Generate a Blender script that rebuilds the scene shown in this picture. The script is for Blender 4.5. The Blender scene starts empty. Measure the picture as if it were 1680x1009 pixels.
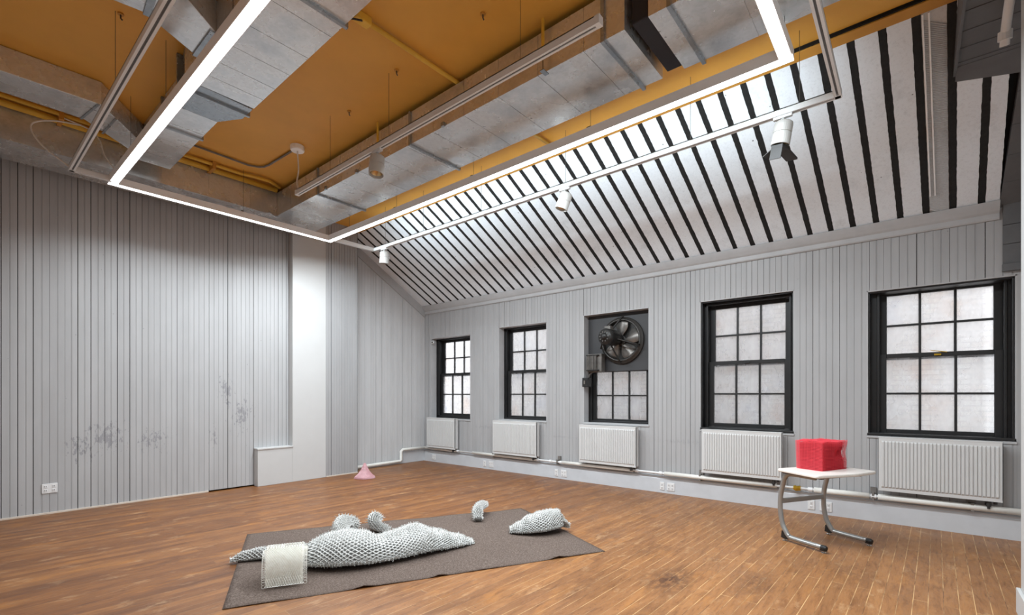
import bpy, math, random
from mathutils import Vector, Matrix
from math import pi, sin, cos, tan, radians, sqrt, atan2

scene = bpy.context.scene
COL = scene.collection
RND = random.Random(7)

# ------------------------------------------------------------------ materials
def new_mat(name):
    m = bpy.data.materials.new(name); m.use_nodes = True
    nt = m.node_tree; nt.nodes.clear()
    out = nt.nodes.new('ShaderNodeOutputMaterial'); b = nt.nodes.new('ShaderNodeBsdfPrincipled')
    nt.links.new(b.outputs[0], out.inputs[0])
    return m, nt, b, out

def rgb(h):
    """sRGB 0-255 triple to linear"""
    r = []
    for c in h:
        c /= 255.0
        r.append(c / 12.92 if c <= .04045 else ((c + .055) / 1.055) ** 2.4)
    return (*r, 1)

def coords(nt, scale=(1, 1, 1), rot=(0, 0, 0), loc=(0, 0, 0), src='obj'):
    mp = nt.nodes.new('ShaderNodeMapping')
    if src == 'world':
        g = nt.nodes.new('ShaderNodeNewGeometry'); nt.links.new(g.outputs['Position'], mp.inputs['Vector'])
    else:
        t = nt.nodes.new('ShaderNodeTexCoord'); nt.links.new(t.outputs['Object'], mp.inputs['Vector'])
    mp.inputs['Scale'].default_value = scale; mp.inputs['Rotation'].default_value = rot; mp.inputs['Location'].default_value = loc
    return mp.outputs[0]

def noise(nt, vec, scale, detail=3, rough=.6, dist=0):
    n = nt.nodes.new('ShaderNodeTexNoise'); n.inputs['Scale'].default_value = scale
    n.inputs['Detail'].default_value = detail; n.inputs['Roughness'].default_value = rough; n.inputs['Distortion'].default_value = dist
    nt.links.new(vec, n.inputs['Vector']); return n.outputs['Fac']

def ramp(nt, fac, stops, interp='LINEAR'):
    r = nt.nodes.new('ShaderNodeValToRGB'); cr = r.color_ramp; cr.interpolation = interp
    while len(cr.elements) < len(stops): cr.elements.new(.5)
    for e, (p, c) in zip(cr.elements, stops):
        e.position = p; e.color = c if len(c) == 4 else (*c, 1)
    nt.links.new(fac, r.inputs[0]); return r.outputs[0]

def mixc(nt, fac, a, b, mode='MIX'):
    m = nt.nodes.new('ShaderNodeMix'); m.data_type = 'RGBA'; m.blend_type = mode
    for sock, v in ((m.inputs[0], fac), (m.inputs[6], a), (m.inputs[7], b)):
        if isinstance(v, (int, float)): sock.default_value = v
        elif isinstance(v, tuple): sock.default_value = v
        else: nt.links.new(v, sock)
    return m.outputs[2]

def maths(nt, op, a, b=None, clamp=False):
    m = nt.nodes.new('ShaderNodeMath'); m.operation = op; m.use_clamp = clamp
    for i, v in enumerate((a, b)):
        if v is None: continue
        if isinstance(v, (int, float)): m.inputs[i].default_value = v
        else: nt.links.new(v, m.inputs[i])
    return m.outputs[0]

def bump(nt, b, h, strength=.3, dist=.01):
    n = nt.nodes.new('ShaderNodeBump'); n.inputs['Strength'].default_value = strength; n.inputs['Distance'].default_value = dist
    nt.links.new(h, n.inputs['Height']); nt.links.new(n.outputs[0], b.inputs['Normal'])

def simple(name, col, rough=.5, metal=0, var=.06, scale=8, bmp=0):
    """a plain finish with a little procedural variation"""
    m, nt, b, o = new_mat(name)
    c = rgb(col)
    f = noise(nt, coords(nt), scale, 4)
    lo = tuple(max(0, x * (1 - var)) for x in c[:3]) + (1,); hi = tuple(min(1, x * (1 + var)) for x in c[:3]) + (1,)
    nt.links.new(ramp(nt, f, [(.3, lo), (.7, hi)]), b.inputs['Base Color'])
    b.inputs['Roughness'].default_value = rough; b.inputs['Metallic'].default_value = metal
    if bmp: bump(nt, b, noise(nt, coords(nt), scale * 6, 3), bmp, .004)
    return m

def painted_boards(name, col, chips=None, chipcol=(146, 146, 149)):
    m, nt, b, o = new_mat(name)
    v = coords(nt, (1, 1, .25), src='world')
    f = noise(nt, v, 6, 4)
    c = rgb(col)
    base = ramp(nt, f, [(.25, tuple(x * .93 for x in c[:3])), (.75, tuple(min(1, x * 1.04) for x in c[:3]))])
    # per-board tone
    fine = noise(nt, coords(nt, (9, 9, .05), src='world'), 1, 1)
    base = mixc(nt, .35, base, ramp(nt, fine, [(.35, (.80, .80, .80)), (.65, (1, 1, 1))]), 'MULTIPLY')
    # scattered old nail marks
    sp = nt.nodes.new('ShaderNodeTexVoronoi'); sp.inputs['Scale'].default_value = 4.5
    nt.links.new(coords(nt, src='world'), sp.inputs['Vector'])
    dot = maths(nt, 'LESS_THAN', sp.outputs['Distance'], .028)
    base = mixc(nt, maths(nt, 'MULTIPLY', dot, .5), base, rgb((110, 110, 110)))
    if chips:
        tot = None
        for (p, rad) in chips:
            g = nt.nodes.new('ShaderNodeNewGeometry')
            mp = nt.nodes.new('ShaderNodeMapping'); mp.vector_type = 'POINT'
            mp.inputs['Location'].default_value = (-p[0] / rad[0], -p[1], -p[2] / rad[1]); mp.inputs['Scale'].default_value = (1 / rad[0], 1, 1 / rad[1])
            nt.links.new(g.outputs['Position'], mp.inputs['Vector'])
            l = nt.nodes.new('ShaderNodeVectorMath'); l.operation = 'LENGTH'; nt.links.new(mp.outputs[0], l.inputs[0])
            k = maths(nt, 'SUBTRACT', 1, l.outputs['Value'], True)
            tot = k if tot is None else maths(nt, 'MAXIMUM', tot, k)
        n1 = noise(nt, coords(nt, (5, 5, 2.2), src='world'), 5, 6, .75)
        s = maths(nt, 'ADD', n1, maths(nt, 'MULTIPLY', tot, .25))
        mask = ramp(nt, s, [(.70, (0, 0, 0)), (.72, (1, 1, 1))])
        has = maths(nt, 'GREATER_THAN', tot, .02)
        base = mixc(nt, maths(nt, 'MULTIPLY', mask, has), base, rgb(chipcol))
    nt.links.new(base, b.inputs['Base Color'])
    b.inputs['Roughness'].default_value = .5
    bump(nt, b, noise(nt, coords(nt, (1, 1, .12), src='world'), 60, 3), .12, .004)
    return m

def galvanized(name, tint=(224, 227, 228)):
    m, nt, b, o = new_mat(name)
    v = coords(nt, src='world')
    vo = nt.nodes.new('ShaderNodeTexVoronoi'); vo.inputs['Scale'].default_value = 40; nt.links.new(v, vo.inputs['Vector'])
    c = rgb(tint)
    sp = ramp(nt, vo.outputs['Color'], [(.1, tuple(x * .94 for x in c[:3])), (.9, tuple(min(1, x * 1.05) for x in c[:3]))])
    big = noise(nt, v, 2.2, 4, .6)
    col = mixc(nt, .85, sp, ramp(nt, big, [(.32, (.72, .74, .77)), (.48, (.97, .97, .97)), (.70, (1, 1, 1))]), 'MULTIPLY')
    st = noise(nt, coords(nt, (2, 2, 2), src='world'), 7, 6, .75, 1.2)
    col = mixc(nt, .6, col, ramp(nt, st, [(.38, (.84, .84, .85)), (.47, (1, 1, 1))]), 'MULTIPLY')
    nt.links.new(col, b.inputs['Base Color'])
    b.inputs['Metallic'].default_value = .68
    nt.links.new(ramp(nt, big, [(.3, (.20,) * 3), (.7, (.34,) * 3)]), b.inputs['Roughness'])
    bump(nt, b, noise(nt, v, 3, 2), .06, .02)
    return m

def floor_mat():
    m, nt, b, o = new_mat('worn_floor_strips')
    rot = radians(1.7)
    v = coords(nt, (1, 1, 1), (0, 0, rot), src='world')
    br = nt.nodes.new('ShaderNodeTexBrick'); nt.links.new(v, br.inputs['Vector'])
    br.inputs['Scale'].default_value = 1; br.inputs['Brick Width'].default_value = 2.3; br.inputs['Row Height'].default_value = .0835
    br.inputs['Mortar Size'].default_value = .0022; br.inputs['Mortar Smooth'].default_value = .3; br.inputs['Bias'].default_value = 0
    br.offset = .37; br.offset_frequency = 2; br.squash = 1
    br.inputs['Color1'].default_value = (0, 0, 0, 1); br.inputs['Color2'].default_value = (1, 1, 1, 1)
    br.inputs['Mortar'].default_value = (.5, .5, .5, 1)
    plank = br.outputs['Color']; seam = br.outputs['Fac']
    tone = ramp(nt, plank, [(0, rgb((116, 72, 36))), (.35, rgb((127, 80, 40))), (.7, rgb((135, 87, 45))), (1, rgb((147, 98, 53)))])
    grain = noise(nt, coords(nt, (.55, 9, 1), (0, 0, rot), src='world'), 9, 5, .65, .6)
    col = mixc(nt, .75, tone, ramp(nt, grain, [(.28, (.56, .53, .50)), (.52, (.95, .95, .95)), (.75, (1.0, 1.0, 1.0))]), 'MULTIPLY')
    # wide worn and dirty zones
    big = noise(nt, coords(nt, (.7, 1.3, 1), src='world'), 1.9, 7, .68)
    col = mixc(nt, .65, col, ramp(nt, big, [(.32, (.56, .50, .45)), (.50, (.98, .98, .98)), (.72, (1.0, .98, .92))]), 'MULTIPLY')
    amber = ramp(nt, noise(nt, coords(nt, (.8, 2.2, 1), src='world', loc=(3, 1, 0)), 2.1, 4, .6), [(.56, (0, 0, 0)), (.68, (1, 1, 1))])
    col = mixc(nt, maths(nt, 'MULTIPLY', amber, .55), col, rgb((164, 106, 42)))
    # the stretch in front of the windows is scuffed pale, with open joints full of light dust
    sx = nt.nodes.new('ShaderNodeSeparateXYZ'); g = nt.nodes.new('ShaderNodeNewGeometry'); nt.links.new(g.outputs['Position'], sx.inputs[0])
    mr = nt.nodes.new('ShaderNodeMapRange'); nt.links.new(sx.outputs['Y'], mr.inputs['Value'])
    mr.inputs['From Min'].default_value = -4.2; mr.inputs['From Max'].default_value = -7.2
    worn = mr.outputs[0]
    col = mixc(nt, maths(nt, 'MULTIPLY', worn, .34), col, rgb((184, 134, 86)))
    mott = noise(nt, coords(nt, (.9, 5, 1), (0, 0, rot), src='world', loc=(5, 2, 0)), 4.2, 7, .72, .5)
    col = mixc(nt, .8, col, ramp(nt, mott, [(.30, (.44, .36, .29)), (.45, (.84, .80, .76)), (.56, (1, 1, 1)), (.75, (1.0, 1.0, 1.0))]), 'MULTIPLY')
    scuff = ramp(nt, noise(nt, coords(nt, (1.0, 2.0, 1), src='world', loc=(9, 4, 0)), 3.4, 6, .7), [(.57, (0, 0, 0)), (.70, (1, 1, 1))])
    col = mixc(nt, maths(nt, 'MULTIPLY', scuff, .42), col, rgb((196, 160, 118)))
    dust = ramp(nt, noise(nt, coords(nt, (1, 2, 1), src='world', loc=(2, 7, 0)), 2.6, 3), [(.38, (0, 0, 0)), (.58, (1, 1, 1))])
    dw = maths(nt, 'MULTIPLY', dust, maths(nt, 'ADD', maths(nt, 'MULTIPLY', worn, .85), .15))
    seamcol = mixc(nt, dw, rgb((98, 62, 36)), rgb((214, 176, 124)))
    col = mixc(nt, maths(nt, 'MULTIPLY', seam, .9), col, seamcol)
    # dark spills
    for (px, py, r, k) in ((-3.35, -7.10, .36, .95), (-2.75, -6.70, .30, .5), (-3.0, -7.65, .32, .6), (-4.2, -7.3, .4, .5), (-2.2, -8.2, .4, .4), (-3.9, -6.6, .35, .4), (-2.3, -5.9, .3, .35)):
        mp = nt.nodes.new('ShaderNodeMapping'); mp.inputs['Scale'].default_value = (.8 / r, 1.5 / r, 0)
        mp.inputs['Location'].default_value = (-px * .8 / r, -py * 1.5 / r, 0)
        gg = nt.nodes.new('ShaderNodeNewGeometry'); nt.links.new(gg.outputs['Position'], mp.inputs['Vector'])
        l = nt.nodes.new('ShaderNodeVectorMath'); l.operation = 'LENGTH'; nt.links.new(mp.outputs[0], l.inputs[0])
        d = maths(nt, 'SUBTRACT', 1, l.outputs['Value'], True)
        d = maths(nt, 'MULTIPLY', d, ramp(nt, noise(nt, coords(nt, (1, 2, 1), src='world'), 9, 5, .7), [(.36, (0, 0, 0)), (.55, (1, 1, 1))]))
        col = mixc(nt, maths(nt, 'MULTIPLY', d, k), col, rgb((64, 34, 16)))
    # small dark specks
    vo = nt.nodes.new('ShaderNodeTexVoronoi'); vo.inputs['Scale'].default_value = 7; nt.links.new(coords(nt, (1, 2, 1), src='world'), vo.inputs['Vector'])
    dots = maths(nt, 'MULTIPLY', maths(nt, 'LESS_THAN', vo.outputs['Distance'], .07), .45)
    col = mixc(nt, dots, col, rgb((70, 42, 24)))
    nt.links.new(col, b.inputs['Base Color'])
    nt.links.new(ramp(nt, big, [(.3, (.34,) * 3), (.7, (.50,) * 3)]), b.inputs['Roughness'])
    b.inputs['Specular IOR Level'].default_value = .45
    h = mixc(nt, .5, maths(nt, 'SUBTRACT', 1, seam), grain)
    bump(nt, b, h, .25, .003)
    return m

def felt_mat():
    m, nt, b, o = new_mat('heather_felt')
    f = noise(nt, coords(nt), 90, 3, .8)
    g = noise(nt, coords(nt), 2.2, 3)
    c = ramp(nt, f, [(.30, rgb((72, 62, 57))), (.50, rgb((99, 87, 80))), (.70, rgb((130, 117, 109)))])
    c = mixc(nt, .4, c, ramp(nt, g, [(.3, (.86, .84, .84)), (.7, (1, 1, 1))]), 'MULTIPLY')
    nt.links.new(c, b.inputs['Base Color']); b.inputs['Roughness'].default_value = 1
    b.inputs['Specular IOR Level'].default_value = .05
    bump(nt, b, f, .4, .004)
    return m

def net_mat(name, col, trans=.35, rough=.35):
    m, nt, b, o = new_mat(name)
    c = rgb(col)
    f = noise(nt, coords(nt), 30, 2)
    cc = ramp(nt, f, [(.3, tuple(x * .93 for x in c[:3])), (.7, tuple(min(1, x * 1.05) for x in c[:3]))])
    nt.links.new(cc, b.inputs['Base Color']); b.inputs['Roughness'].default_value = rough
    t = nt.nodes.new('ShaderNodeBsdfTranslucent'); nt.links.new(cc, t.inputs[0])
    mx = nt.nodes.new('ShaderNodeMixShader'); mx.inputs[0].default_value = trans
    nt.links.new(b.outputs[0], mx.inputs[1]); nt.links.new(t.outputs[0], mx.inputs[2]); nt.links.new(mx.outputs[0], o.inputs[0])
    return m

def emit_mat(name, col, s):
    m, nt, b, o = new_mat(name); nt.nodes.remove(b)
    e = nt.nodes.new('ShaderNodeEmission'); e.inputs[0].default_value = (*col, 1); e.inputs[1].default_value = s
    nt.links.new(e.outputs[0], o.inputs[0]); return m

def glass_mat():
    m, nt, b, o = new_mat('thin_window_glass'); nt.nodes.remove(b)
    t = nt.nodes.new('ShaderNodeBsdfTransparent'); t.inputs[0].default_value = (.93, .94, .95, 1)
    gl = nt.nodes.new('ShaderNodeBsdfGlossy'); gl.inputs['Roughness'].default_value = .05
    di = nt.nodes.new('ShaderNodeBsdfTranslucent'); di.inputs[0].default_value = (.9, .9, .92, 1)
    f = noise(nt, coords(nt, (1, 1, .5), src='world'), 5, 4, .6)
    mx0 = nt.nodes.new('ShaderNodeMixShader'); nt.links.new(ramp(nt, f, [(.3, (.16,) * 3), (.75, (.42,) * 3)]), mx0.inputs[0])
    nt.links.new(t.outputs[0], mx0.inputs[1]); nt.links.new(di.outputs[0], mx0.inputs[2])
    mx = nt.nodes.new('ShaderNodeMixShader'); mx.inputs[0].default_value = .06
    nt.links.new(mx0.outputs[0], mx.inputs[1]); nt.links.new(gl.outputs[0], mx.inputs[2]); nt.links.new(mx.outputs[0], o.inputs[0])
    return m

def plaster_mat(name, scale=1.0, col=(240, 246, 252)):
    m, nt, b, o = new_mat(name)
    v = coords(nt, src='world')
    c = rgb(col)
    f = noise(nt, v, 3.0, 6, .7)
    base = ramp(nt, f, [(.28, tuple(x * .84 for x in c[:3])), (.45, tuple(x * .98 for x in c[:3])), (.75, c[:3])])
    fine = noise(nt, v, 40, 5, .8)
    base = mixc(nt, .5, base, ramp(nt, fine, [(.3, (.72,) * 3), (.5, (1,) * 3)]), 'MULTIPLY')
    vo = nt.nodes.new('ShaderNodeTexVoronoi'); vo.inputs['Scale'].default_value = 5; nt.links.new(v, vo.inputs['Vector'])
    base = mixc(nt, maths(nt, 'MULTIPLY', maths(nt, 'LESS_THAN', vo.outputs['Distance'], .045), .75), base, rgb((60, 60, 60)))
    nt.links.new(base, b.inputs['Base Color']); b.inputs['Roughness'].default_value = .8
    bump(nt, b, fine, .5, .006)
    return m

def brick_mat():
    m, nt, b, o = new_mat('pale_painted_brick')
    mp = coords(nt, (1, 1, 1), (radians(90), 0, radians(90)), src='world')
    g = nt.nodes.new('ShaderNodeNewGeometry'); sx = nt.nodes.new('ShaderNodeSeparateXYZ'); nt.links.new(g.outputs['Position'], sx.inputs[0])
    cx = nt.nodes.new('ShaderNodeCombineXYZ'); nt.links.new(sx.outputs['Y'], cx.inputs[0]); nt.links.new(sx.outputs['Z'], cx.inputs[1])
    br = nt.nodes.new('ShaderNodeTexBrick'); nt.links.new(cx.outputs[0], br.inputs['Vector'])
    br.inputs['Scale'].default_value = 1; br.inputs['Brick Width'].default_value = .215; br.inputs['Row Height'].default_value = .075; br.inputs['Mortar Size'].default_value = .008
    br.inputs['Color1'].default_value = rgb((250, 248, 245)); br.inputs['Color2'].default_value = rgb((240, 233, 227)); br.inputs['Mortar'].default_value = rgb((224, 221, 219))
    f = noise(nt, cx.outputs[0], 1.3, 4, .6)
    c = mixc(nt, .75, br.outputs[0], ramp(nt, f, [(.34, rgb((236, 212, 198))), (.45, (.96, .93, .90)), (.58, (.98, .98, .98)), (.70, rgb((214, 221, 236)))]), 'MULTIPLY')
    nt.links.new(c, b.inputs['Base Color']); b.inputs['Roughness'].default_value = .9
    return m

M = {}
M['floor'] = floor_mat()
M['felt'] = felt_mat()
M['wall'] = painted_boards('grey_painted_beadboard', (176, 176, 177),
    chips=[((-5.70, -.265, .95), (.40, .42)), ((-5.2, -.265, .85), (.4, .3)), ((-4.25, -.265, 1.55), (.17, .55)), ((-4.05, -.265, 1.15), (.30, .50)), ((-4.42, -.265, .85), (.12, .35)), ((-6.0, -.265, .8), (.3, .3))])
M['wall_gable'] = painted_boards('lit_gable_boards', (200, 200, 201))  # same paint as the window wall, lightened so the gable looks better lit
M['wall_side'] = painted_boards('grey_painted_boards', (172, 172, 173),
    chips=[((0, -1.9, .85), (5, .1)), ((0, -3.75, .75), (5, .06)), ((0, -6.0, .8), (5, .08))], chipcol=(160, 160, 162))
M['groove'] = simple('dark_gap', (44, 44, 44), .9)
M['base'] = simple('grey_baseboard_paint', (196, 199, 203), .45, 0, .05, 4)
M['trim'] = simple('grey_trim_paint', (178, 178, 179), .5, 0, .06, 5)
M['shoe'] = simple('bare_pine_shoe', (205, 192, 178), .6)
M['white_wall'] = simple('white_wall_paint', (194, 194, 193), .55, 0, .02, 3)
M['grey_wall'] = painted_boards('grey_pier_boards', (164, 164, 165))
M['plaster'] = plaster_mat('rough_white_plaster')
M['lath'] = plaster_mat('lath_white', col=(222, 222, 222))
M['rafter'] = simple('black_rafter_paint', (24, 24, 24), .75, 0, .5, 30, .6)
M['dark_void'] = simple('dark_void', (14, 14, 14), .95)
M['boards_dark'] = simple('grey_soffit_boards', (98, 99, 101), .6, 0, .12, 4)
M['ochre'] = simple('ochre_ceiling_paint', (224, 166, 68), .55, 0, .08, 1.2, .12)
M['ochre_trim'] = simple('ochre_trim_paint', (196, 140, 56), .55, 0, .08, 3)
M['yellow_pipe'] = simple('yellow_pipe_paint', (228, 182, 66), .5, 0, .08, 5)
M['duct'] = galvanized('galvanized_steel')
M['duct_dark'] = galvanized('galvanized_steel_dull', (160, 168, 174))
M['rubber'] = simple('black_flexible_fabric', (42, 42, 48), .8)
M['white_metal'] = simple('white_powder_coat', (248, 248, 248), .4, 0, .02)
M['track'] = simple('track_white_metal', (226, 226, 226), .4, 0, .02)
M['slot'] = simple('track_slot_grey', (96, 96, 96), .6)
M['spot'] = simple('spot_light_grey', (186, 186, 183), .4, 0, .02)
M['reflector'] = simple('warm_reflector', (196, 166, 120), .25, .9, .1)
M['cable'] = simple('white_cable', (226, 222, 216), .5)
M['wire'] = simple('thin_steel_wire', (90, 88, 84), .4, .8)
M['black_paint'] = simple('black_window_paint', (24, 24, 25), .45, 0, .25, 10)
M['black_panel'] = simple('charcoal_panel_paint', (56, 56, 58), .55, 0, .1, 3)
M['fan_metal'] = simple('sooty_fan_metal', (76, 74, 72), .42, .55, .3, 9)
M['fan_blade'] = simple('greasy_fan_blade', (132, 128, 124), .38, .6, .35, 6)
M['fan_dark'] = simple('black_fan_motor', (44, 43, 42), .4, .4, .3, 9)
M['box_metal'] = simple('dull_box_metal', (112, 108, 104), .45, .5, .3, 9)
M['radiator'] = simple('radiator_enamel', (205, 205, 204), .3, 0, .015)
M['pipe_wrap'] = simple('white_pipe_wrap', (224, 222, 216), .6, 0, .05, 8, .3)
M['pipe_steel'] = simple('worn_pipe_steel', (128, 124, 120), .5, .4, .2)
M['brass'] = simple('brass_valve', (196, 160, 58), .3, .9, .1)
M['outlet'] = simple('white_plastic_plate', (222, 222, 222), .35, 0, .02)
M['slotdark'] = simple('socket_slot', (50, 50, 50), .6)
M['net_white'] = net_mat('clear_white_netting', (222, 222, 219), .2)
M['net_core'] = net_mat('shaded_netting_core', (160, 160, 157), .2, .6)  # grey instead of white: shade between the strands put into the colour
M['net_cream'] = net_mat('cream_netting', (254, 252, 246), .45)
M['net_cream_core'] = net_mat('cream_netting_core', (254, 251, 243), .55, .6)
M['net_pink'] = net_mat('pink_netting', (238, 200, 205), .35)
M['net_red'] = net_mat('red_netting', (252, 96, 110), .35)
M['net_red_core'] = net_mat('red_netting_core', (206, 24, 42), .3)
M['desk_top'] = simple('speckled_desk_laminate', (226, 221, 214), .4, 0, .05, 60)
M['desk_edge'] = simple('desk_underside', (88, 80, 74), .7)
M['desk_tube'] = simple('silver_tube_paint', (158, 158, 156), .35, .6, .04)
M['desk_black'] = simple('black_foot_plastic', (24, 24, 24), .5)
M['chrome'] = simple('chrome_glide', (200, 200, 200), .2, .9)
M['glass'] = glass_mat()
M['brick'] = brick_mat()
M['led'] = emit_mat('led_diffuser', (1, .99, .975), 5.0)
M['lens'] = simple('added_lens_opal', (235, 236, 236), .5)  # opal cover of the added wash lamp
M['bulb_off'] = simple('frosted_lens', (150, 140, 122), .3)

# ------------------------------------------------------------------ mesh helpers
class MB:
    def __init__(s): s.v = []; s.f = []; s.m = []
    def add(s, vs, fs, mi=0):
        o = len(s.v); s.v += [tuple(v) for v in vs]; s.f += [tuple(i + o for i in f) for f in fs]; s.m += [mi] * len(fs); return s
    def box(s, x0, x1, y0, y1, z0, z1, mi=0):
        x0, x1 = sorted((x0, x1)); y0, y1 = sorted((y0, y1)); z0, z1 = sorted((z0, z1))
        return s.add([(x, y, z) for z in (z0, z1) for y in (y0, y1) for x in (x0, x1)],
                     [(0, 2, 3, 1), (4, 5, 7, 6), (0, 1, 5, 4), (2, 6, 7, 3), (0, 4, 6, 2), (1, 3, 7, 5)], mi)
    def obox(s, c, ax, ay, az, mi=0):
        """box from centre and three half-axis vectors"""
        c = Vector(c); ax = Vector(ax); ay = Vector(ay); az = Vector(az)
        return s.add([c + ax * i + ay * j + az * k for k in (-1, 1) for j in (-1, 1) for i in (-1, 1)],
                     [(0, 2, 3, 1), (4, 5, 7, 6), (0, 1, 5, 4), (2, 6, 7, 3), (0, 4, 6, 2), (1, 3, 7, 5)], mi)
    def bar(s, p0, p1, w, h, up=(0, 0, 1), mi=0):
        p0 = Vector(p0); p1 = Vector(p1); d = (p1 - p0); t = d.normalized(); sd = t.cross(Vector(up))
        if sd.length < 1e-5: sd = t.cross(Vector((1, 0, 0)))
        sd.normalize(); u = sd.cross(t)
        return s.obox((p0 + p1) / 2, d / 2, sd * w / 2, u * h / 2, mi)
    def tube(s, pts, r, n=8, caps=True, mi=0):
        pts = [Vector(p) for p in pts]; L = len(pts); rs = r if isinstance(r, (list, tuple)) else [r] * L
        vs = []; prev = None
        for i, p in enumerate(pts):
            t = (pts[min(i + 1, L - 1)] - pts[max(i - 1, 0)]).normalized()
            if prev is None:
                a = Vector((0, 0, 1)) if abs(t.z) < .9 else Vector((1, 0, 0)); sd = t.cross(a).normalized()
            else:
                sd = (prev - t * prev.dot(t)).normalized()
            prev = sd; u = sd.cross(t)
            for k in range(n):
                a = 2 * pi * k / n; vs.append(p + (sd * cos(a) + u * sin(a)) * rs[i])
        fs = [(i * n + k, i * n + (k + 1) % n, (i + 1) * n + (k + 1) % n, (i + 1) * n + k) for i in range(L - 1) for k in range(n)]
        if caps: fs += [tuple(range(n))[::-1], tuple((L - 1) * n + k for k in range(n))]
        return s.add(vs, fs, mi)
    def lathe(s, prof, c=(0, 0, 0), axis=(0, 0, 1), n=24, mi=0):
        """prof: (radius, height) along axis"""
        c = Vector(c); t = Vector(axis).normalized(); a = Vector((0, 0, 1)) if abs(t.z) < .9 else Vector((1, 0, 0))
        sd = t.cross(a).normalized(); u = sd.cross(t); vs = []
        for r, h in prof:
            for k in range(n):
                an = 2 * pi * k / n; vs.append(c + t * h + (sd * cos(an) + u * sin(an)) * max(r, 1e-5))
        L = len(prof)
        fs = [(i * n + k, i * n + (k + 1) % n, (i + 1) * n + (k + 1) % n, (i + 1) * n + k) for i in range(L - 1) for k in range(n)]
        return s.add(vs, fs, mi)
    def prism(s, poly, vec, mi=0):
        n = len(poly); vec = Vector(vec); a = [Vector(p) for p in poly]
        return s.add(a + [p + vec for p in a], [tuple(range(n))[::-1], tuple(range(n, 2 * n))] + [(i, (i + 1) % n, n + (i + 1) % n, n + i) for i in range(n)], mi)

def wpos(o):
    p = Vector((0, 0, 0))
    while o is not None: p = p + Vector(o.location); o = o.parent
    return p

def obj(name, mb, mat, parent=None, local=False, smooth=False, bevel=0, origin=None, segs=2):
    """one mesh object; geometry is given in world coordinates unless local"""
    me = bpy.data.meshes.new(name)
    vs = mb.v
    if not local:
        if parent is not None: off = wpos(parent)
        elif origin is not None: off = Vector(origin)
        else:
            xs = [v[0] for v in vs]; ys = [v[1] for v in vs]; zs = [v[2] for v in vs]
            off = Vector(((min(xs) + max(xs)) / 2, (min(ys) + max(ys)) / 2, min(zs)))
        vs = [(v[0] - off.x, v[1] - off.y, v[2] - off.z) for v in vs]
    me.from_pydata(vs, [], mb.f)
    mats = mat if isinstance(mat, (list, tuple)) else [mat]
    for m in mats: me.materials.append(m)
    if len(mats) > 1: me.polygons.foreach_set('material_index', mb.m)
    if smooth: me.polygons.foreach_set('use_smooth', [True] * len(me.polygons))
    me.validate(); me.update()
    o = bpy.data.objects.new(name, me); COL.objects.link(o)
    if parent is not None: o.parent = parent
    elif not local: o.location = off
    if bevel:
        b = o.modifiers.new('bevel', 'BEVEL'); b.width = bevel; b.segments = segs; b.limit_method = 'ANGLE'; b.angle_limit = radians(40)
    if smooth:
        try:
            me.shade_smooth() if False else None
        except Exception: pass
    return o

def tag(o, label=None, cat=None, group=None, kind=None):
    if label: o['label'] = label
    if cat: o['category'] = cat
    if group: o['group'] = group
    if kind: o['kind'] = kind
    return o

def thing(name, label, cat, loc=(0, 0, 0), rz=0, group=None):
    o = bpy.data.objects.new(name, None); COL.objects.link(o); o.location = loc; o.rotation_euler = (0, 0, rz)
    o.empty_display_size = .1
    return tag(o, label, cat, group)

def struct(name, mb, mat, parent=None, label=None, **k):
    o = obj(name, mb, mat, parent, **k)
    if parent is None: o['kind'] = 'structure'
    if label: o['label'] = label
    return o

def dup(root, loc, label, rz=None):
    r = root.copy(); COL.objects.link(r); r.location = loc; r['label'] = label
    if rz is not None: r.rotation_euler = (0, 0, rz)
    for ch in list(root.children):
        c = ch.copy(); COL.objects.link(c); c.parent = r
        for g in list(ch.children):
            d = g.copy(); COL.objects.link(d); d.parent = c
    return r

def catmull(pts, n):
    pts = [Vector(p) for p in pts]; out = []
    P = [pts[0] * 2 - pts[1]] + pts + [pts[-1] * 2 - pts[-2]]
    for i in range(1, len(P) - 2):
        for k in range(n):
            t = k / n; a, b, c, d = P[i - 1], P[i], P[i + 1], P[i + 2]
            out.append(.5 * ((2 * b) + (c - a) * t + (2 * a - 5 * b + 4 * c - d) * t * t + (3 * b - 3 * c + d - a) * t ** 3))
    out.append(pts[-1]); return out

# ------------------------------------------------------------------ camera
F_PX, HOR, YAW = 782.2, 648.3, radians(50.04)
CAM = Vector((-7.137, -8.603, 1.5))
cd = bpy.data.cameras.new('camera'); cam = bpy.data.objects.new('camera', cd); COL.objects.link(cam); scene.camera = cam
cam.location = CAM; cam.rotation_euler = (radians(90), 0, -YAW)
cd.sensor_width = 36; cd.sensor_fit = 'HORIZONTAL'; cd.lens = 36 * F_PX / 1680
cd.shift_y = (HOR - 504.5) / 1680; cd.clip_start = .05

# ------------------------------------------------------------------ room constants
XL, YN = -8.7, -9.18            # unseen wall on the open side, wall beside the camera
CEIL = 4.70
SLOPE_Z0, SLOPE_S = 3.48, .59
def slope_z(x): return SLOPE_Z0 - SLOPE_S * x
XR = (SLOPE_Z0 - 4.64) / SLOPE_S   # where the slope meets the flat ceiling board
YM, YP = -.265, -.40            # far wall main face, pier face

OPEN = [(-.214, -1.484, .98, 2.79), (-2.273, -3.457, 1.02, 2.855), (-4.238, -5.439, 1.03, 2.885), (-6.22, -7.43, 1.0, 2.875), (-8.19, -9.44, 1.02, 2.75)]

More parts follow.
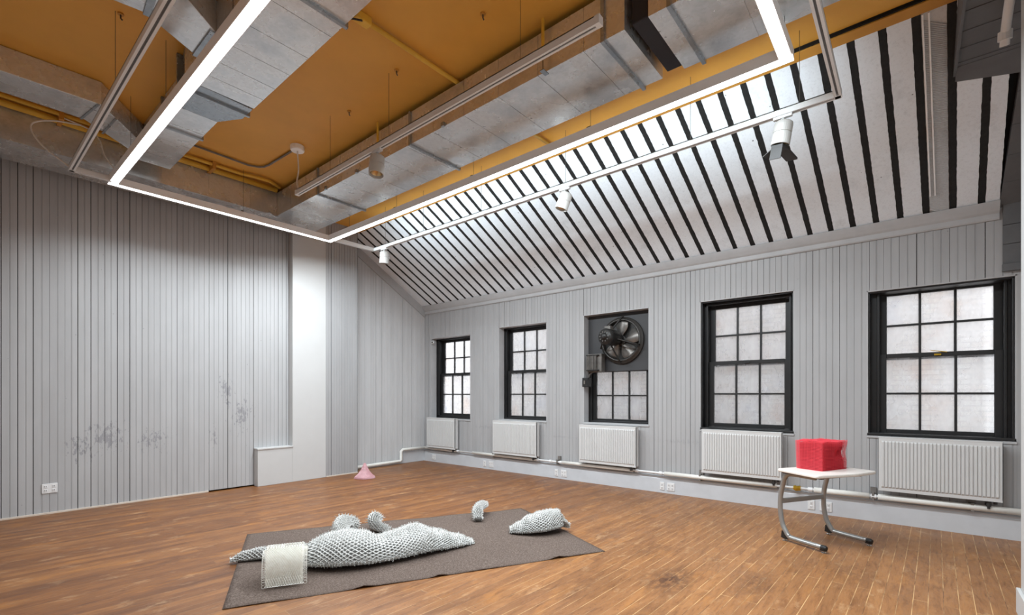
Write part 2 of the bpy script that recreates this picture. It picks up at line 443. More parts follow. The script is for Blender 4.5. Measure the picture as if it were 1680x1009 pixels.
# floor
mb = MB(); mb.add([(XL - .1, YN - .8, 0), (.5, YN - .8, 0), (.5, .4, 0), (XL - .1, .4, 0), (XL - .1, YN - .8, -.12), (.5, YN - .8, -.12), (.5, .4, -.12), (XL - .1, .4, -.12)],
    [(0, 1, 2, 3), (7, 6, 5, 4), (0, 4, 5, 1), (1, 5, 6, 2), (2, 6, 7, 3), (3, 7, 4, 0)])
struct('floor', mb, M['floor'], label='worn brown strip wood floor', origin=(0, 0, 0))

def board_wall(mb, u0, u1, z0, ztop, P, opens=(), pitch=.135, seed=1, bead=True, gap=(.0015, .0075)):
    """vertical boards with open joints over a dark backing; P(u, depth, z) gives the point"""
    r = random.Random(seed); lo, hi = min(u0, u1), max(u0, u1)
    u = lo
    cuts = sorted({c for o in opens for c in (min(o[0], o[1]), max(o[0], o[1]))})
    def spans(um, zt):
        iv = [(z0, zt)]
        for o in opens:
            if min(o[0], o[1]) < um < max(o[0], o[1]):
                nv = []
                for a, b in iv:
                    if o[2] > a: nv.append((a, min(b, o[2])))
                    if o[3] < b: nv.append((max(a, o[3]), b))
                iv = nv
        return [(a, b) for a, b in iv if b - a > .004]
    while u < hi - 1e-4:
        w = pitch * r.uniform(.93, 1.07); e = min(u + w, hi); g = r.choice((gap[0], gap[0] * 1.6, gap[1] * .6, gap[1]))
        edges = [u] + [c for c in cuts if u + .001 < c < e - .001] + [e]
        for a, b in zip(edges, edges[1:]):
            last = abs(b - e) < 1e-6 and e < hi - 1e-4
            bb = b - g if last else b
            if bb - a < .002: continue
            mid = (u + e - g) / 2
            prof = [(a, .012), (a, .0015), (a + .0015, 0)]
            if bead and a + .01 < mid < bb - .01:
                prof += [(mid - .007, 0), (mid - .004, .004), (mid, .0012), (mid + .004, .004), (mid + .007, 0)]
            prof += [(bb - .0015, 0), (bb, .0015), (bb, .012)]
            for za, zb in spans((a + b) / 2, 99):
                n = len(prof); vs = []
                for pu, pd in prof: vs.append(P(pu, pd, za))
                for pu, pd in prof: vs.append(P(pu, pd, min(zb, ztop(pu))))
                mb.add(vs, [(i, i + 1, n + i + 1, n + i) for i in range(n - 1)] + [tuple(range(n))[::-1], tuple(range(n, 2 * n))])
        u = e
    edges = [lo] + [c for c in cuts if lo < c < hi] + [hi]
    for a, b in zip(edges, edges[1:]):
        for za, zb in spans((a + b) / 2, 99):
            mb.add([P(a, .012, za), P(b, .012, za), P(b, .012, min(zb, ztop(b))), P(a, .012, min(zb, ztop(a)))], [(0, 1, 2, 3)], 1)

# far wall: main run of boards, pier with white low box, recessed gable end
mb = MB(); board_wall(mb, XL, -3.26, .022, lambda u: CEIL, lambda u, d, z: (u, YM + d, z), seed=3)
wf = struct('wall_far', mb, [M['wall'], M['groove']], label='grey beadboard wall with patches of worn paint')
mb = MB(); mb.box(XL - .1, 0.3, .02, .25, -.1, CEIL + .3); struct('wall_back', mb, M['groove'], label='solid wall behind the boards')
# gable end by the windows
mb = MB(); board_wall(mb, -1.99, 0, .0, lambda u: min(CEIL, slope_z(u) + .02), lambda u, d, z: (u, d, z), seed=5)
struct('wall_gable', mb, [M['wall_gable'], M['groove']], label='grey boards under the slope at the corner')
mb = MB(); board_wall(mb, -2.64, -1.988, .02, lambda u: CEIL, lambda u, d, z: (u, YP + d, z), seed=8, pitch=.11)
mb.box(-2.64, -1.988, YP + .013, .0, 0, CEIL)
struct('wall_pier', mb, [M['grey_wall'], M['groove']], label='grey board face of the pier')
mb = MB()
mb.box(-3.255, -2.641, YP, .0, 0, CEIL)
mb.box(-3.827, -3.255, YP, YM + .01, 0, .60)
mb.box(-3.835, -3.245, YP - .012, YM + .01, .60, .625)
struct('wall_white', mb, M['white_wall'], label='white painted pier with a low boxed ledge', bevel=.004)

# window wall with five openings
mb = MB(); board_wall(mb, -9.62, 0, .2, lambda u: 3.6, lambda u, d, z: (d, u, z), OPEN, pitch=.142, seed=11)
struct('wall_right', mb, [M['wall_side'], M['groove']], label='grey board wall with five sash windows')
mb = MB()
for i, o in enumerate(OPEN):
    hi = OPEN[i - 1][1] if i else .3
    mb.box(.012, .36, o[0], hi, -.1, 4.0)                 # pier on the far side of this opening
    mb.box(.012, .36, o[1], o[0], -.1, o[2]); mb.box(.012, .36, o[1], o[0], o[3], 4.0)
mb.box(.012, .36, -10.1, OPEN[-1][1], -.1, 4.0)
struct('wall_outer', mb, M['trim'], label='thick masonry behind the window boards')
# walls out of the frame
mb = MB(); mb.box(XL - .2, XL, YN - .8, .25, -.1, CEIL + .2); struct('wall_left', mb, M['white_wall'])
mb = MB(); mb.box(XL, -2.38, YN - .25, YN, 0, CEIL); mb.box(-2.6, .3, -9.9, -9.62, 0, CEIL)
struct('wall_near', mb, M['white_wall'], label='white wall end at the edge of the view')
mb = MB(); mb.box(XL, -2.36, YN, YN + .022, 0, .17); mb.box(-2.38, -2.36, YN - .25, YN, 0, .17)
struct('baseboard_near', mb, M['white_wall'], bevel=.004)

# baseboards
mb = MB()
mb.prism([(0, 0, 0), (-.035, 0, 0), (-.035, 0, .215), (-.028, 0, .225), (-.028, 0, .245), (-.012, 0, .26), (0, 0, .26)], (0, -9.62, 0))
struct('baseboard_right', mb, M['base'], label='tall grey baseboard under the windows')
mb = MB(); mb.box(-.72, -.035, -.02, .0, 0, .24); struct('baseboard_gable', mb, M['base'], bevel=.004)
mb = MB(); mb.box(XL, -4.50, YM - .014, YM, 0, .024); struct('baseboard_far', mb, M['shoe'], label='thin pale shoe strip along the floor', bevel=.003)
mb = MB(); mb.box(-2.64, -1.988, YP - .012, YP, 0, .02); struct('baseboard_pier', mb, M['shoe'], bevel=.003)

# cornice along the head of the window wall and raking trim on the gable
mb = MB()
mb.prism([(0, -.02, 3.345), (-.02, -.02, 3.345), (-.03, -.02, 3.36), (-.03, -.02, 3.41), (-.05, -.02, 3.43), (-.075, -.02, 3.47), (-.09, -.02, 3.50), (-.10, -.02, 3.525), (0, -.02, 3.50)], (0, -9.29, 0))
struct('trim_1', mb, M['trim'], label='grey cornice along the foot of the sloped ceiling')
mb = MB()
def rake(o0, o1, th):
    a = [(x, 0, slope_z(x) + o) for x, o in ((-.02, o0), (-2.0, o0), (-2.0, o1), (-.02, o1))]
    mb.prism(a, (0, -th, 0))
rake(-.20, -.12, .03); rake(-.14, .0, .016)
struct('trim_2', mb, M['trim'], label='raking grey trim at the gable')

# ------------------------------------------------------------------ sloped ceiling: rough plaster panels between black rafters
SK = -.052    # rafters run slightly askew
RIB_PX = [711.6, 722.5, 733.4, 745.4, 758, 771.1, 784.6, 797.7, 810.4, 824.6, 838.7, 853.3, 868.6, 883.9, 899.1, 916.2, 933.5, 951.5, 970.1, 988.9, 1008.2, 1028.9, 1049.5, 1070.1, 1093.3, 1115.2, 1141]
RIBS = [-.315 - .2215 * i for i in range(41)]
def sl(x, y0, dz=0):           # a point on the slope for a line that starts at y0 at the wall
    return Vector((x, y0 + SK * x - .0, slope_z(x) + dz))
NUP = Vector((SLOPE_S, 0, 1)).normalized()
SROOT = struct('ceiling_slope', MB().add([(.05, .1, slope_z(.05) + .09), (XR, .1, slope_z(XR) + .09), (XR, -9.7, slope_z(XR) + .09), (.05, -9.7, slope_z(.05) + .09),
    (.05, .1, slope_z(.05) + .3), (XR, .1, slope_z(XR) + .3), (XR, -9.7, slope_z(XR) + .3), (.05, -9.7, slope_z(.05) + .3)],
    [(0, 1, 2, 3), (7, 6, 5, 4), (0, 4, 5, 1), (1, 5, 6, 2), (2, 6, 7, 3), (3, 7, 4, 0)]), M['dark_void'], label='steep white plaster ceiling with black rafters', origin=(0, 0, 3.48))
def strip(mb, ya, yb, x0, x1, wob, lift, mi=0, n=70, rr=RND):
    """a long panel on the slope with slightly ragged edges"""
    vs = []
    for k in range(n + 1):
        x = x0 + (x1 - x0) * k / n
        a = ya + SK * x + rr.uniform(-wob, wob); b = yb + SK * x + rr.uniform(-wob, wob)
        z = slope_z(x) + lift
        vs += [(x, a, z), (x, b, z), (x, a, z + .085), (x, b, z + .085)]
    fs = []
    for k in range(n):
        o = 4 * k; fs += [(o, o + 4, o + 5, o + 1), (o, o + 2, o + 6, o + 4), (o + 1, o + 5, o + 7, o + 3)]
    mb.add(vs, fs, mi)
pm = MB()
RW = .0295
edges = [.12] + RIBS + [-9.31]
for i in range(len(edges) - 1):
    a, b = edges[i], edges[i + 1]
    if i == 39: continue
    strip(pm, a - (RW if i else 0), b + (RW if i < len(edges) - 2 else 0), .0, XR, .0022, .0)
obj('plaster_panels', pm, M['plaster'], SROOT)
lm = MB(); a, b = edges[39], edges[40]
strip(lm, a - RW, b + RW, 0, XR, .002, .014)
for k in range(120):           # strands of expanded metal lath
    x = -.03 - (abs(XR) - .16) * k / 120
    lm.bar(sl(x - .09, a - RW - .005, .004), sl(x, b + RW + .005, .004), .005, .010)
    
lmo = obj('lath_panel', lm, M['lath'], SROOT); lmo['label'] = 'panel of bare diagonal metal lath'
cm = MB()
for yy in (a - RW - .012, a - RW - .052): cm.bar(sl(-.3, yy, -.012), sl(XR, yy, -.012), .012, .012)
obj('white_strip', cm, M['white_metal'], SROOT)
for y in RIBS:
    rm = MB(); n = 60; vs = []; fs = []
    for k in range(n + 1):
        x = .0 + XR * k / n; z = slope_z(x); w = RW + RND.uniform(.0, .003)
        yy = y + SK * x
        vs += [(x, yy - w, z + .004), (x, yy + w, z + .004), (x, yy - w, z + .08), (x, yy + w, z + .08)]
    for k in range(n):
        o = 4 * k; fs += [(o, o + 1, o + 5, o + 4), (o, o + 4, o + 6, o + 2), (o + 1, o + 3, o + 7, o + 5)]
    fs += [(0, 2, 3, 1), (4 * n, 4 * n + 1, 4 * n + 3, 4 * n + 2)]
    rm.add(vs, fs); obj('rafter', rm, M['rafter'], SROOT)
# grey boarding at the end of the slope and the boarded panel below it
bm = MB()
for k in range(7):
    x0, x1 = -.0 - k * .285, -.28 - k * .285
    bm.add([(x0, -9.31, slope_z(x0) - .01), (x0, -9.7, slope_z(x0) - .01), (x1, -9.7, slope_z(x1) - .01), (x1, -9.31, slope_z(x1) - .01),
            (x0, -9.31, slope_z(x0) + .08), (x0, -9.7, slope_z(x0) + .08), (x1, -9.7, slope_z(x1) + .08), (x1, -9.31, slope_z(x1) + .08)],
           [(0, 1, 2, 3), (0, 4, 5, 1), (1, 5, 6, 2), (2, 6, 7, 3), (3, 7, 4, 0)])
for z0, z1 in ((2.87, 3.07), (3.075, 3.27), (3.275, 3.5)): bm.box(-.03, 0, -9.62, -9.335, z0, z1)
bm.box(-.05, 0, -9.62, -9.33, 2.79, 2.865)
struct('trim_3', bm, M['boards_dark'], label='dull grey boarding beside the plaster')
# boxed bulkhead under the slope
mb = MB()
prof = [(-3.04, 4.34), (-1.5, 4.34), (-1.32, 4.36), (-1.25, 4.60), (-3.04, 4.69)]
mb.prism([(x, -8.9, z) for x, z in prof], (0, -.72, 0))
mb.add([(-1.5, -8.9, 4.336), (-1.5, -9.6, 4.336), (-1.24, -9.6, 4.19), (-1.375, -8.9, 4.275), (-1.5, -8.9, 4.38), (-1.5, -9.6, 4.38), (-1.24, -9.6, 4.30), (-1.30, -8.9, 4.36)], [(0, 1, 2, 3), (7, 6, 5, 4), (0, 4, 5, 1), (1, 5, 6, 2), (2, 6, 7, 3), (3, 7, 4, 0)])
for x in (-2.55, -2.28, -2.02, -1.78, -1.56): mb.box(x - .005, x + .005, -9.6, -8.9, 4.334, 4.342)
mb.box(-3.04, -1.38, -8.905, -8.885, 4.31, 4.69)
struct('ceiling_bulkhead', mb, M['boards_dark'], label='boarded grey bulkhead below the slope')

# flat ochre ceiling
mb = MB(); mb.box(XL, XR - .06, YN - .8, .3, CEIL, CEIL + .15); mb.box(XL, .3, YN - .9, .3, CEIL + .6, CEIL + .7)
struct('ceiling', mb, M['ochre'], label='flat ochre painted ceiling')
mb = MB(); mb.prism([(XR + .0, 0, 4.635), (XR - .10, 0, 4.66), (XR - .10, 0, 4.685), (XR, 0, 4.70)], (0, -9.6, 0))
struct('trim_4', mb, M['ochre_trim'], label='ochre board along the head of the slope', bevel=.003)
mb = MB(); mb.box(XR - .12, XR - .10, -9.6, -.1, 4.672, 4.70); mb.box(XR, XR + .04, -9.6, 0, 4.67, 4.9)
struct('trim_5', mb, M['dark_void'])

# ------------------------------------------------------------------ windows
def window(i, o, fan=False):
    ya, yb, z0, z1 = o[0], o[1], o[2], o[3]        # ya > yb
    yc = (ya + yb) / 2; top = min(z1 - .09, 2.77)
    if i == 4: yc, top = -8.832, 2.70
    root = bpy.data.objects.new(f'window_{i+1}', None); COL.objects.link(root); root.location = (0.1, yc, z0)
    root['kind'] = 'structure'
    root['label'] = ['black sash window nearest the gable corner', 'black sash window between the corner window and the fan', 'half window under the black fan panel', 'black twelve pane window nearest the red block', 'wide black twelve pane window over the largest radiator'][i]
    g = .155 if i < 3 else .03
    fm = MB()
    # grey outer reveal
    rv = MB()
    rv.box(0, g, ya - .012, ya + .002, z0, z1); rv.box(0, g, yb - .002, yb + .012, z0, z1); rv.box(0, g, yb, ya, z1 - .012, z1)
    obj('reveal', rv, M['trim'], root)
    # black jambs, head and sill
    j0, j1 = g, .34
    s = .06 if i < 4 else .10
    fm.box(j0, j1, ya - .03, ya, z0, z1); fm.box(j0, j1, yb, yb + .03, z0, z1)
    fm.box(j0, j1, yb, ya, z1 - .03, z1); fm.box(j0 - (.03 if i > 2 else 0), j1, yb, ya, z0 - .01, z0 + .03)
    L, R = yc + .53, yc - .53
    if i < 4:
        fm.box(max(.14, g + .015), .34, L, ya, z0, z1); fm.box(max(.14, g + .015), .34, yb, R, z0, z1)
    else:
        fm.box(max(.14, g + .015), .34, L, ya, z0, z1); fm.box(max(.14, g + .015), .34, yb, R, z0, z1)
    fm.box(max(.14, g + .015), .34, yb, ya, top + .05, z1); fm.box(max(.14, g + .015), .34, yb, ya, z0, 1.04)
    if i > 2: fm.box(.115, .14, L - .005, L + .02, z0, z1); fm.box(.115, .14, R - .02, R + .005, z0, z1); fm.box(.115, .14, R, L, top + .04, top + .07)
    obj('frame', fm, M['black_paint'], root, bevel=.004)
    def sash(nm, xs, za, zb, rows, pan=True):
        sm = MB(); t = .045
        a, b = yc + .46, yc - .46
        sm.box(xs, xs + t, a, a + .07, za - .045, zb + .045); sm.box(xs, xs + t, b - .07, b, za - .045, zb + .045)
        sm.box(xs, xs + t, b, a, za - .05, za); sm.box(xs, xs + t, b, a, zb, zb + .05)
        for k in (1, 2):
            y = a + (b - a) * k / 3; sm.box(xs + .005, xs + t, y - .012, y + .012, za, zb)
        for k in range(1, rows):
            z = za + (zb - za) * k / rows; sm.box(xs + .004, xs + t, b, a, z - .012, z + .012)
        so = obj(nm, sm, M['black_paint'], root, bevel=.003)
        gm = MB(); gm.box(xs + .022, xs + .026, b, a, za, zb)
        obj('glass', gm, M['glass'], so)
    if not fan: sash('upper_sash', .265 if i < 3 else .245, 1.975, top, 2)
    sash('lower_sash', .205 if i < 3 else .175, 1.092, 1.945 if not fan else 1.895, 2)
    if fan:
        pmn = MB(); pmn.box(.15, .21, yb + .005, ya - .012, 1.905, z1 - .012); pmn.box(.18, .34, yb, ya, 1.90, 1.96)
        o_ = obj('panel', pmn, M['black_panel'], root, bevel=.003); o_['label'] = 'charcoal painted panel closing the upper sash'
        a_ = MB(); a_.box(.155, .34, yb, ya, z1 - .03, z1); obj('head', a_, M['black_paint'], root)
    # ledge under the window
    lm = MB(); lm.box(-.012, .1, yb, ya, z0 - .03, z0 - .004); obj('ledge', lm, M['trim'], root, bevel=.003)
    if i in (3, 4):
        hm = MB(); zz = 1.985
        if i == 4: hm.bar((.165, yc + .06, zz + .03), (.17, yc - .08, zz + .005), .012, .008)
        hm.box(.16, .18, yc - .03, yc + .03, zz - .03, zz - .01)
        obj('sash_lock', hm, M['brass'] if i == 4 else M['black_paint'], root)
for i, o in enumerate(OPEN): window(i, o, i == 2)

# neighbouring wall outside
mb = MB(); mb.box(2.2, 2.45, -13.5, 2.5, -2, 3.6); mb.box(2.15, 2.5, -13.5, 2.5, 3.6, 3.7)
struct('exterior_wall', mb, M['brick'], label='pale brick wall across the passage outside')
mb = MB(); mb.box(.36, 2.2, -13.5, 2.5, -.3, -.2); struct('exterior_ground', mb, M['base'])

# ------------------------------------------------------------------ exhaust fan in the third window
FY, FZ, FX = -4.905, 2.412, .15
fan = thing('exhaust_fan', 'round black exhaust fan with motor on charcoal window panel', 'fan', (FX, FY, FZ - .40))
mb = MB(); n = 40
mb.lathe([(.325, -.02), (.325, .07), (.332, .085), (.350, .085), (.352, .05), (.385, .045), (.39, .03), (.39, .0)], (FX, FY, FZ), (-1, 0, 0), n)
obj('ring', mb, M['fan_metal'], fan, smooth=True)
mb = MB(); mb.lathe([(.0001, 0.004), (.335, .004)], (FX, FY, FZ), (-1, 0, 0), n); obj('back_plate', mb, M['fan_dark'], fan)
for k in range(5):
    a0 = 2 * pi * k / 5 + .35; bm = MB(); vs = []; N = 8
    for i in range(N + 1):
        t = i / N; r = .07 + .25 * t; half = (.22 + .30 * sin(pi * (t * .72 + .12)))
        for sgn in (-1, 0, 1):
            an = a0 + sgn * half * (1 if r > .1 else .8); dx = -.035 - .028 * sgn - .01 * (1 - abs(sgn))
            vs.append((FX + dx, FY + r * cos(an), FZ + r * sin(an)))
    fs = []
    for i in range(N):
        for j in range(2): o = i * 3 + j; fs.append((o, o + 1, o + 4, o + 3))
    bm.add(vs, fs); ob = obj('blade', bm, M['fan_blade'], fan, smooth=True)
    md = ob.modifiers.new('solid', 'SOLIDIFY'); md.thickness = .004
mb = MB(); mb.lathe([(.0, -.02), (.075, -.02), (.085, 0), (.085, .05), (.07, .06), (0, .06)], (FX, FY, FZ), (-1, 0, 0), 20); obj('hub', mb, M['fan_dark'], fan, smooth=False)
MY, MZ = FY + .075, FZ + .03
mb = MB(); mb.tube([(FX - .05, FY, FZ), (FX - .16, MY, MZ)], [.06, .10], 18); mb.lathe([(0, .10), (.10, .10), (.125, .13), (.13, .16), (.13, .36), (.12, .39), (.12, .395), (.135, .40), (.135, .44), (.105, .48), (.06, .485), (.05, .49), (.045, .51), (.02, .515), (0, .515)], (FX, MY, MZ), (-1, 0, 0), 28)
mo = obj('motor', mb, M['fan_dark'], fan, smooth=True)
for k in range(10):
    a = 2 * pi * k / 10; mb = MB(); mb.obox((FX - .47, MY + .075 * cos(a), MZ + .075 * sin(a)), (.025, 0, 0), (0, .012 * cos(a), .012 * sin(a)), (0, -.004 * sin(a), .004 * cos(a)))
    obj('cooling_fin', mb, M['box_metal'], mo)
mb = MB(); mb.obox((FX - .28, MY + .02, MZ + .15), (.07, 0, 0), (0, .055, 0), (0, 0, .035)); obj('terminal_box', mb, M['box_metal'], mo, bevel=.006)
for (dy, dz) in ((-.06, .375), (-.02, -.365), (-.345, -.1), (.35, -.12)):
    am = MB(); am.tube(catmull([(FX - .09, FY + dy, FZ + dz), (FX - .16, FY + dy * .9, FZ + dz * .92), (FX - .25, MY + dy * .42, MZ + dz * .40), (FX - .25, MY + dy * .28, MZ + dz * .3)], 5), .014, 6)
    obj('support_arm', am, M['fan_dark'], fan, smooth=True)

ct = thing('fan_controller', 'ribbed metal control box beside the black fan', 'control box', (-.02, -4.46, 1.90))
mb = MB(); mb.box(-.03, .10, -4.61, -4.33, 1.89, 2.20); obj('case', mb, M['box_metal'], ct, bevel=.008)
for k in range(7):
    y = -4.35 - k * .028; obj('heat_sink_fin', MB().box(-.065, -.03, y - .008, y + .008, 1.93, 2.17), M['box_metal'], ct, bevel=.002)
for q0, q1 in ((2.17, 2.185), (1.915, 1.93)): obj('cover_rim', MB().box(-.07, -.03, -4.565, -4.335, q0, q1), M['fan_dark'], ct)
sw = thing('fan_switch', 'small black switch box under the ribbed control box', 'switch', (-.03, -4.30, 1.62))
mb = MB(); mb.box(-.07, .05, -4.37, -4.255, 1.64, 1.80); obj('case', mb, M['black_paint'], sw, bevel=.008)
mb = MB(); mb.box(-.085, -.07, -4.325, -4.295, 1.69, 1.75); obj('lever', mb, M['box_metal'], sw)
mb = MB(); mb.tube(catmull([(0.03, -4.33, 1.80), (0.02, -4.36, 1.86), (.02, -4.42, 1.90)], 5), .014, 7); obj('conduit', mb, M['box_metal'], sw, smooth=True)

# security camera in the corner of the first window
sc = thing('security_camera', 'tiny white camera with black lens in the corner window reveal', 'camera', (.02, -.245, 2.68))
mb = MB(); mb.tube([(.03, -.226, 2.705), (.02, -.26, 2.70)], .012, 8); obj('mount', mb, M['white_metal'], sc)
mb = MB(); mb.lathe([(0, -.03), (.026, -.028), (.03, 0), (.03, .04), (.022, .045), (.02, .04), (0, .04)], (.01, -.27, 2.695), (-1, -.5, 0), 16); obj('body', mb, M['white_metal'], sc, smooth=True)
mb = MB(); mb.lathe([(0, .048), (.02, .046), (.02, .03)], (.01, -.27, 2.695), (-1, -.5, 0), 12); obj('lens', mb, M['slotdark'], sc)

# ------------------------------------------------------------------ radiators
RAD = [(-.235, -1.17, 1.0, .338), (-2.24, -3.34, 1.003, .352), (-4.235, -5.295, .998, .36), (-6.285, -7.32, 1.013, .392), (-8.30, -9.33, 1.017, .395)]
RLAB = ['smallest white panel radiator, in the corner below the first window', 'white panel radiator below the second window from the corner', 'white panel radiator under the fan window', 'white panel radiator behind the student desk', 'white panel radiator below the wide window at the far end of the pipe']
for i, (ya, yb, zt, zb) in enumerate(RAD):
    k = .985
    yc = (ya + yb) / 2; w = (ya - yb) * k; h = zt - zb
    ro = thing('radiator', RLAB[i], 'radiator', (-.11, yc, zb), 0, 'panel radiators along the window wall')
    X0, X1 = -.165, -.06
    mb = MB(); a, b = yc + w / 2, yc - w / 2
    mb.box(X0 + .012, X0 + .03, b, a, zb, zt - .01)
    nfl = max(10, int(w / .033)); st = (w - .05) / nfl; vs = []
    for q in range(nfl):
        y0 = a - .025 - q * st
        z0_, z1_ = zb + .035, zt - .045
        c0, c1 = y0 - st * .2, y0 - st * .8
        mb.add([(X0 + .012, y0 - st * .08, z0_), (X0, c0, z0_ + .016), (X0, c1, z0_ + .016), (X0 + .012, y0 - st * .92, z0_),
                (X0 + .012, y0 - st * .08, z1_), (X0, c0, z1_ - .016), (X0, c1, z1_ - .016), (X0 + .012, y0 - st * .92, z1_)],
               [(0, 4, 5, 1), (1, 5, 6, 2), (2, 6, 7, 3), (0, 1, 2, 3), (4, 7, 6, 5)])
    obj('front_panel', mb, M['radiator'], ro)
    mb = MB(); mb.box(X1 - .02, X1, b + .01, a - .01, zb, zt - .012); obj('rear_panel', mb, M['radiator'], ro)
    for q0, q1 in ((b, b + .003), (a - .003, a)): obj('side_cover', MB().box(X0 + .012, X1, q0, q1, zb + .02, zt - .005), M['radiator'], ro)
    mb = MB(); mb.box(X0 + .01, X1 + .002, b, a, zt - .012, zt)
    obj('top_grille', mb, M['radiator'], ro, bevel=.003)
    for y in (a - .12, b + .12): obj('bracket', MB().box(X1, -.002, y - .015, y + .015, zb + .05, zt - .06), M['pipe_steel'], ro)
    mb = MB(); y = b + .10
    mb.tube([(-.11, y, zb + .01), (-.11, y, .31)], .012, 8); mb.lathe([(0, -.025), (.02, -.025), (.022, 0), (.02, .025), (0, .025)], (-.11, y, zb - .035), (0, 0, 1), 10)
    mb.tube([(-.11, y - .05, zb + .02), (-.11, y - .05, zb - .03)], .016, 8)
    obj('valve', mb, M['slotdark'], ro, smooth=False)

# heating pipe along the baseboard, round the corner and down behind the gable
hp = thing('heating_pipe', 'white lagged heating pipe along the tall baseboard', 'pipe', (-.08, -4.8, .27))
PX, PZ = -.075, .305
segs = [(-.06, -1.12, .030), (-1.62, -3.26, .030), (-3.85, -5.20, .031), (-5.72, -7.24, .032), (-7.66, -8.22, .034), (-8.30, -9.60, .034)]
for a, b, r in segs:
    mb = MB(); mb.tube([(PX, a, PZ), (PX, b, PZ)], r, 12); obj('lagged_length', mb, M['pipe_wrap'], hp, smooth=True)
mb = MB()
mb.tube([(PX, -.06, PZ), (PX, -9.60, PZ)], .017, 10); obj('bare_core', mb, M['track'], hp, smooth=True)
for y in (-1.18, -1.66, -3.30, -3.60, -3.82, -5.27, -5.66, -7.62, -8.26):
    mb = MB(); mb.tube([(PX, y - .025, PZ), (PX, y + .025, PZ)], .027, 10); obj('fitting', mb, M['track'], hp, smooth=False)
for y in (-2.2, -3.75, -6.25, -8.255, -9.1):
    mb = MB(); mb.box(-.03, 0, y - .03, y + .03, PZ + .03, PZ + .10); mb.box(-.10, 0, y - .012, y + .012, PZ - .045, PZ + .045)
    obj('pipe_clip', mb, M['pipe_steel'], hp)
mb = MB(); mb.lathe([(0, -.04), (.03, -.04), (.034, -.02), (.026, 0), (.034, .02), (.03, .04), (0, .04)], (PX, -7.475, PZ), (0, 1, 0), 12); mb.lathe([(0, .03), (.022, .03), (.03, .05), (0, .055)], (PX, -7.475, PZ), (-1, 0, 0), 10)
o_ = obj('valve', mb, M['brass'], hp); o_['label'] = 'brass valve on the pipe'
mb = MB(); mb.tube([(-.02, -.07, PZ), (-.68, -.07, PZ), (-.72, -.07, PZ - .03), (-.72, -.07, .09), (-.75, -.07, .065), (-1.92, -.09, .055)], .033, 12); obj('corner_length', mb, M['pipe_wrap'], hp, smooth=True)
mb = MB(); mb.tube([(-1.75, -.41, .10), (-1.74, -.44, .02)], .012, 8)

# ------------------------------------------------------------------ outlets
def outlet(y, w, label, grp='sockets along the baseboard'):
    r = thing('wall_outlet', label, 'outlet', (-.036, y, .05), 0, grp)
    mb = MB(); mb.box(-.044, -.035, y - w / 2, y + w / 2, .045, .165); obj('plate', mb, M['outlet'], r, bevel=.003)
    n = max(1, round(w / .07))
    for k in range(n):
        yy = y + (k - (n - 1) / 2) * .055
        for zz in (.08, .13):
            s = MB(); s.box(-.0475, -.044, yy - .016, yy + .016, zz - .017, zz + .017); so = obj('socket', s, M['outlet'], r, bevel=.002)
            q = MB(); q.box(-.0482, -.0475, yy - .009, yy - .006, zz - .006, zz + .008); q.box(-.0482, -.0475, yy + .005, yy + .008, zz - .006, zz + .008); q.box(-.0482, -.0475, yy - .003, yy + .003, zz - .014, zz - .009)
            obj('slots', q, M['slotdark'], so)
outlet(-.36, .12, 'white baseboard outlet below the smallest corner radiator')
outlet(-1.93, .07, 'narrow baseboard outlet between the first and second windows')
outlet(-2.11, .12, 'double baseboard outlet before the second radiator')
outlet(-3.70, .07, 'narrow baseboard outlet between the second radiator and the fan window')
outlet(-3.86, .12, 'double baseboard outlet just before the radiator under the fan window')
outlet(-5.665, .07, 'narrow baseboard outlet past the radiator under the fan')
outlet(-5.80, .12, 'double baseboard outlet before the radiator behind the desk')
outlet(-7.625, .075, 'narrow baseboard outlet seen under the desk crossbar')
outlet(-7.78, .13, 'double baseboard outlet seen beside the desk leg')
r = thing('wall_outlet', 'double white outlet on the far grey beadboard wall', 'outlet', (-6.27, YM - .005, .27))
mb = MB(); mb.box(-6.345, -6.20, YM - .010, YM, .265, .385); obj('plate', mb, M['outlet'], r, bevel=.003)
for xx in (-6.31, -6.235):
    for zz in (.30, .35):
        s = MB(); s.box(xx - .016, xx + .016, YM - .014, YM - .010, zz - .016, zz + .016); so = obj('socket', s, M['outlet'], r, bevel=.002)
        q = MB(); q.box(xx - .009, xx - .005, YM - .015, YM - .014, zz - .005, zz + .009); q.box(xx + .005, xx + .009, YM - .015, YM - .014, zz - .005, zz + .009); obj('slots', q, M['slotdark'], so)

# ------------------------------------------------------------------ ducts
DZ, DT = 4.28, 4.695
def duct_run(root, x0, x1, y0, y1, z0, z1, along, seams, flanges, name='trunk'):
    mb = MB(); y0, y1 = sorted((y0, y1)); x0, x1 = sorted((x0, x1)); g, e = .005, .006
    mb.box(x0 + e, x1 - e, y0 + e, y1 - e, z0 + e, z1)
    lo, hi = (y0, y1) if along == 'y' else (x0, x1)
    cuts = sorted([q for q in seams if lo + .05 < q < hi - .05]); st = [lo] + [q + g / 2 for q in cuts]; en = [q - g / 2 for q in cuts] + [hi]
    for a, b in zip(st, en):
        if along == 'y': mb.box(x0, x1, a, b, z0, z1)
        else: mb.box(a, b, y0, y1, z0, z1)
    o = obj(name, mb, M['duct'], root)
    for s in flanges:
        fm = MB()
        if along == 'y': fm.box(x0 - .022, x1 + .022, s - .016, s + .016, z0 - .022, z1)
        else: fm.box(s - .016, s + .016, y0 - .022, y1 + .022, z0 - .022, z1)
        obj('flange', fm, M['duct_dark'], root, bevel=.003)
    return o
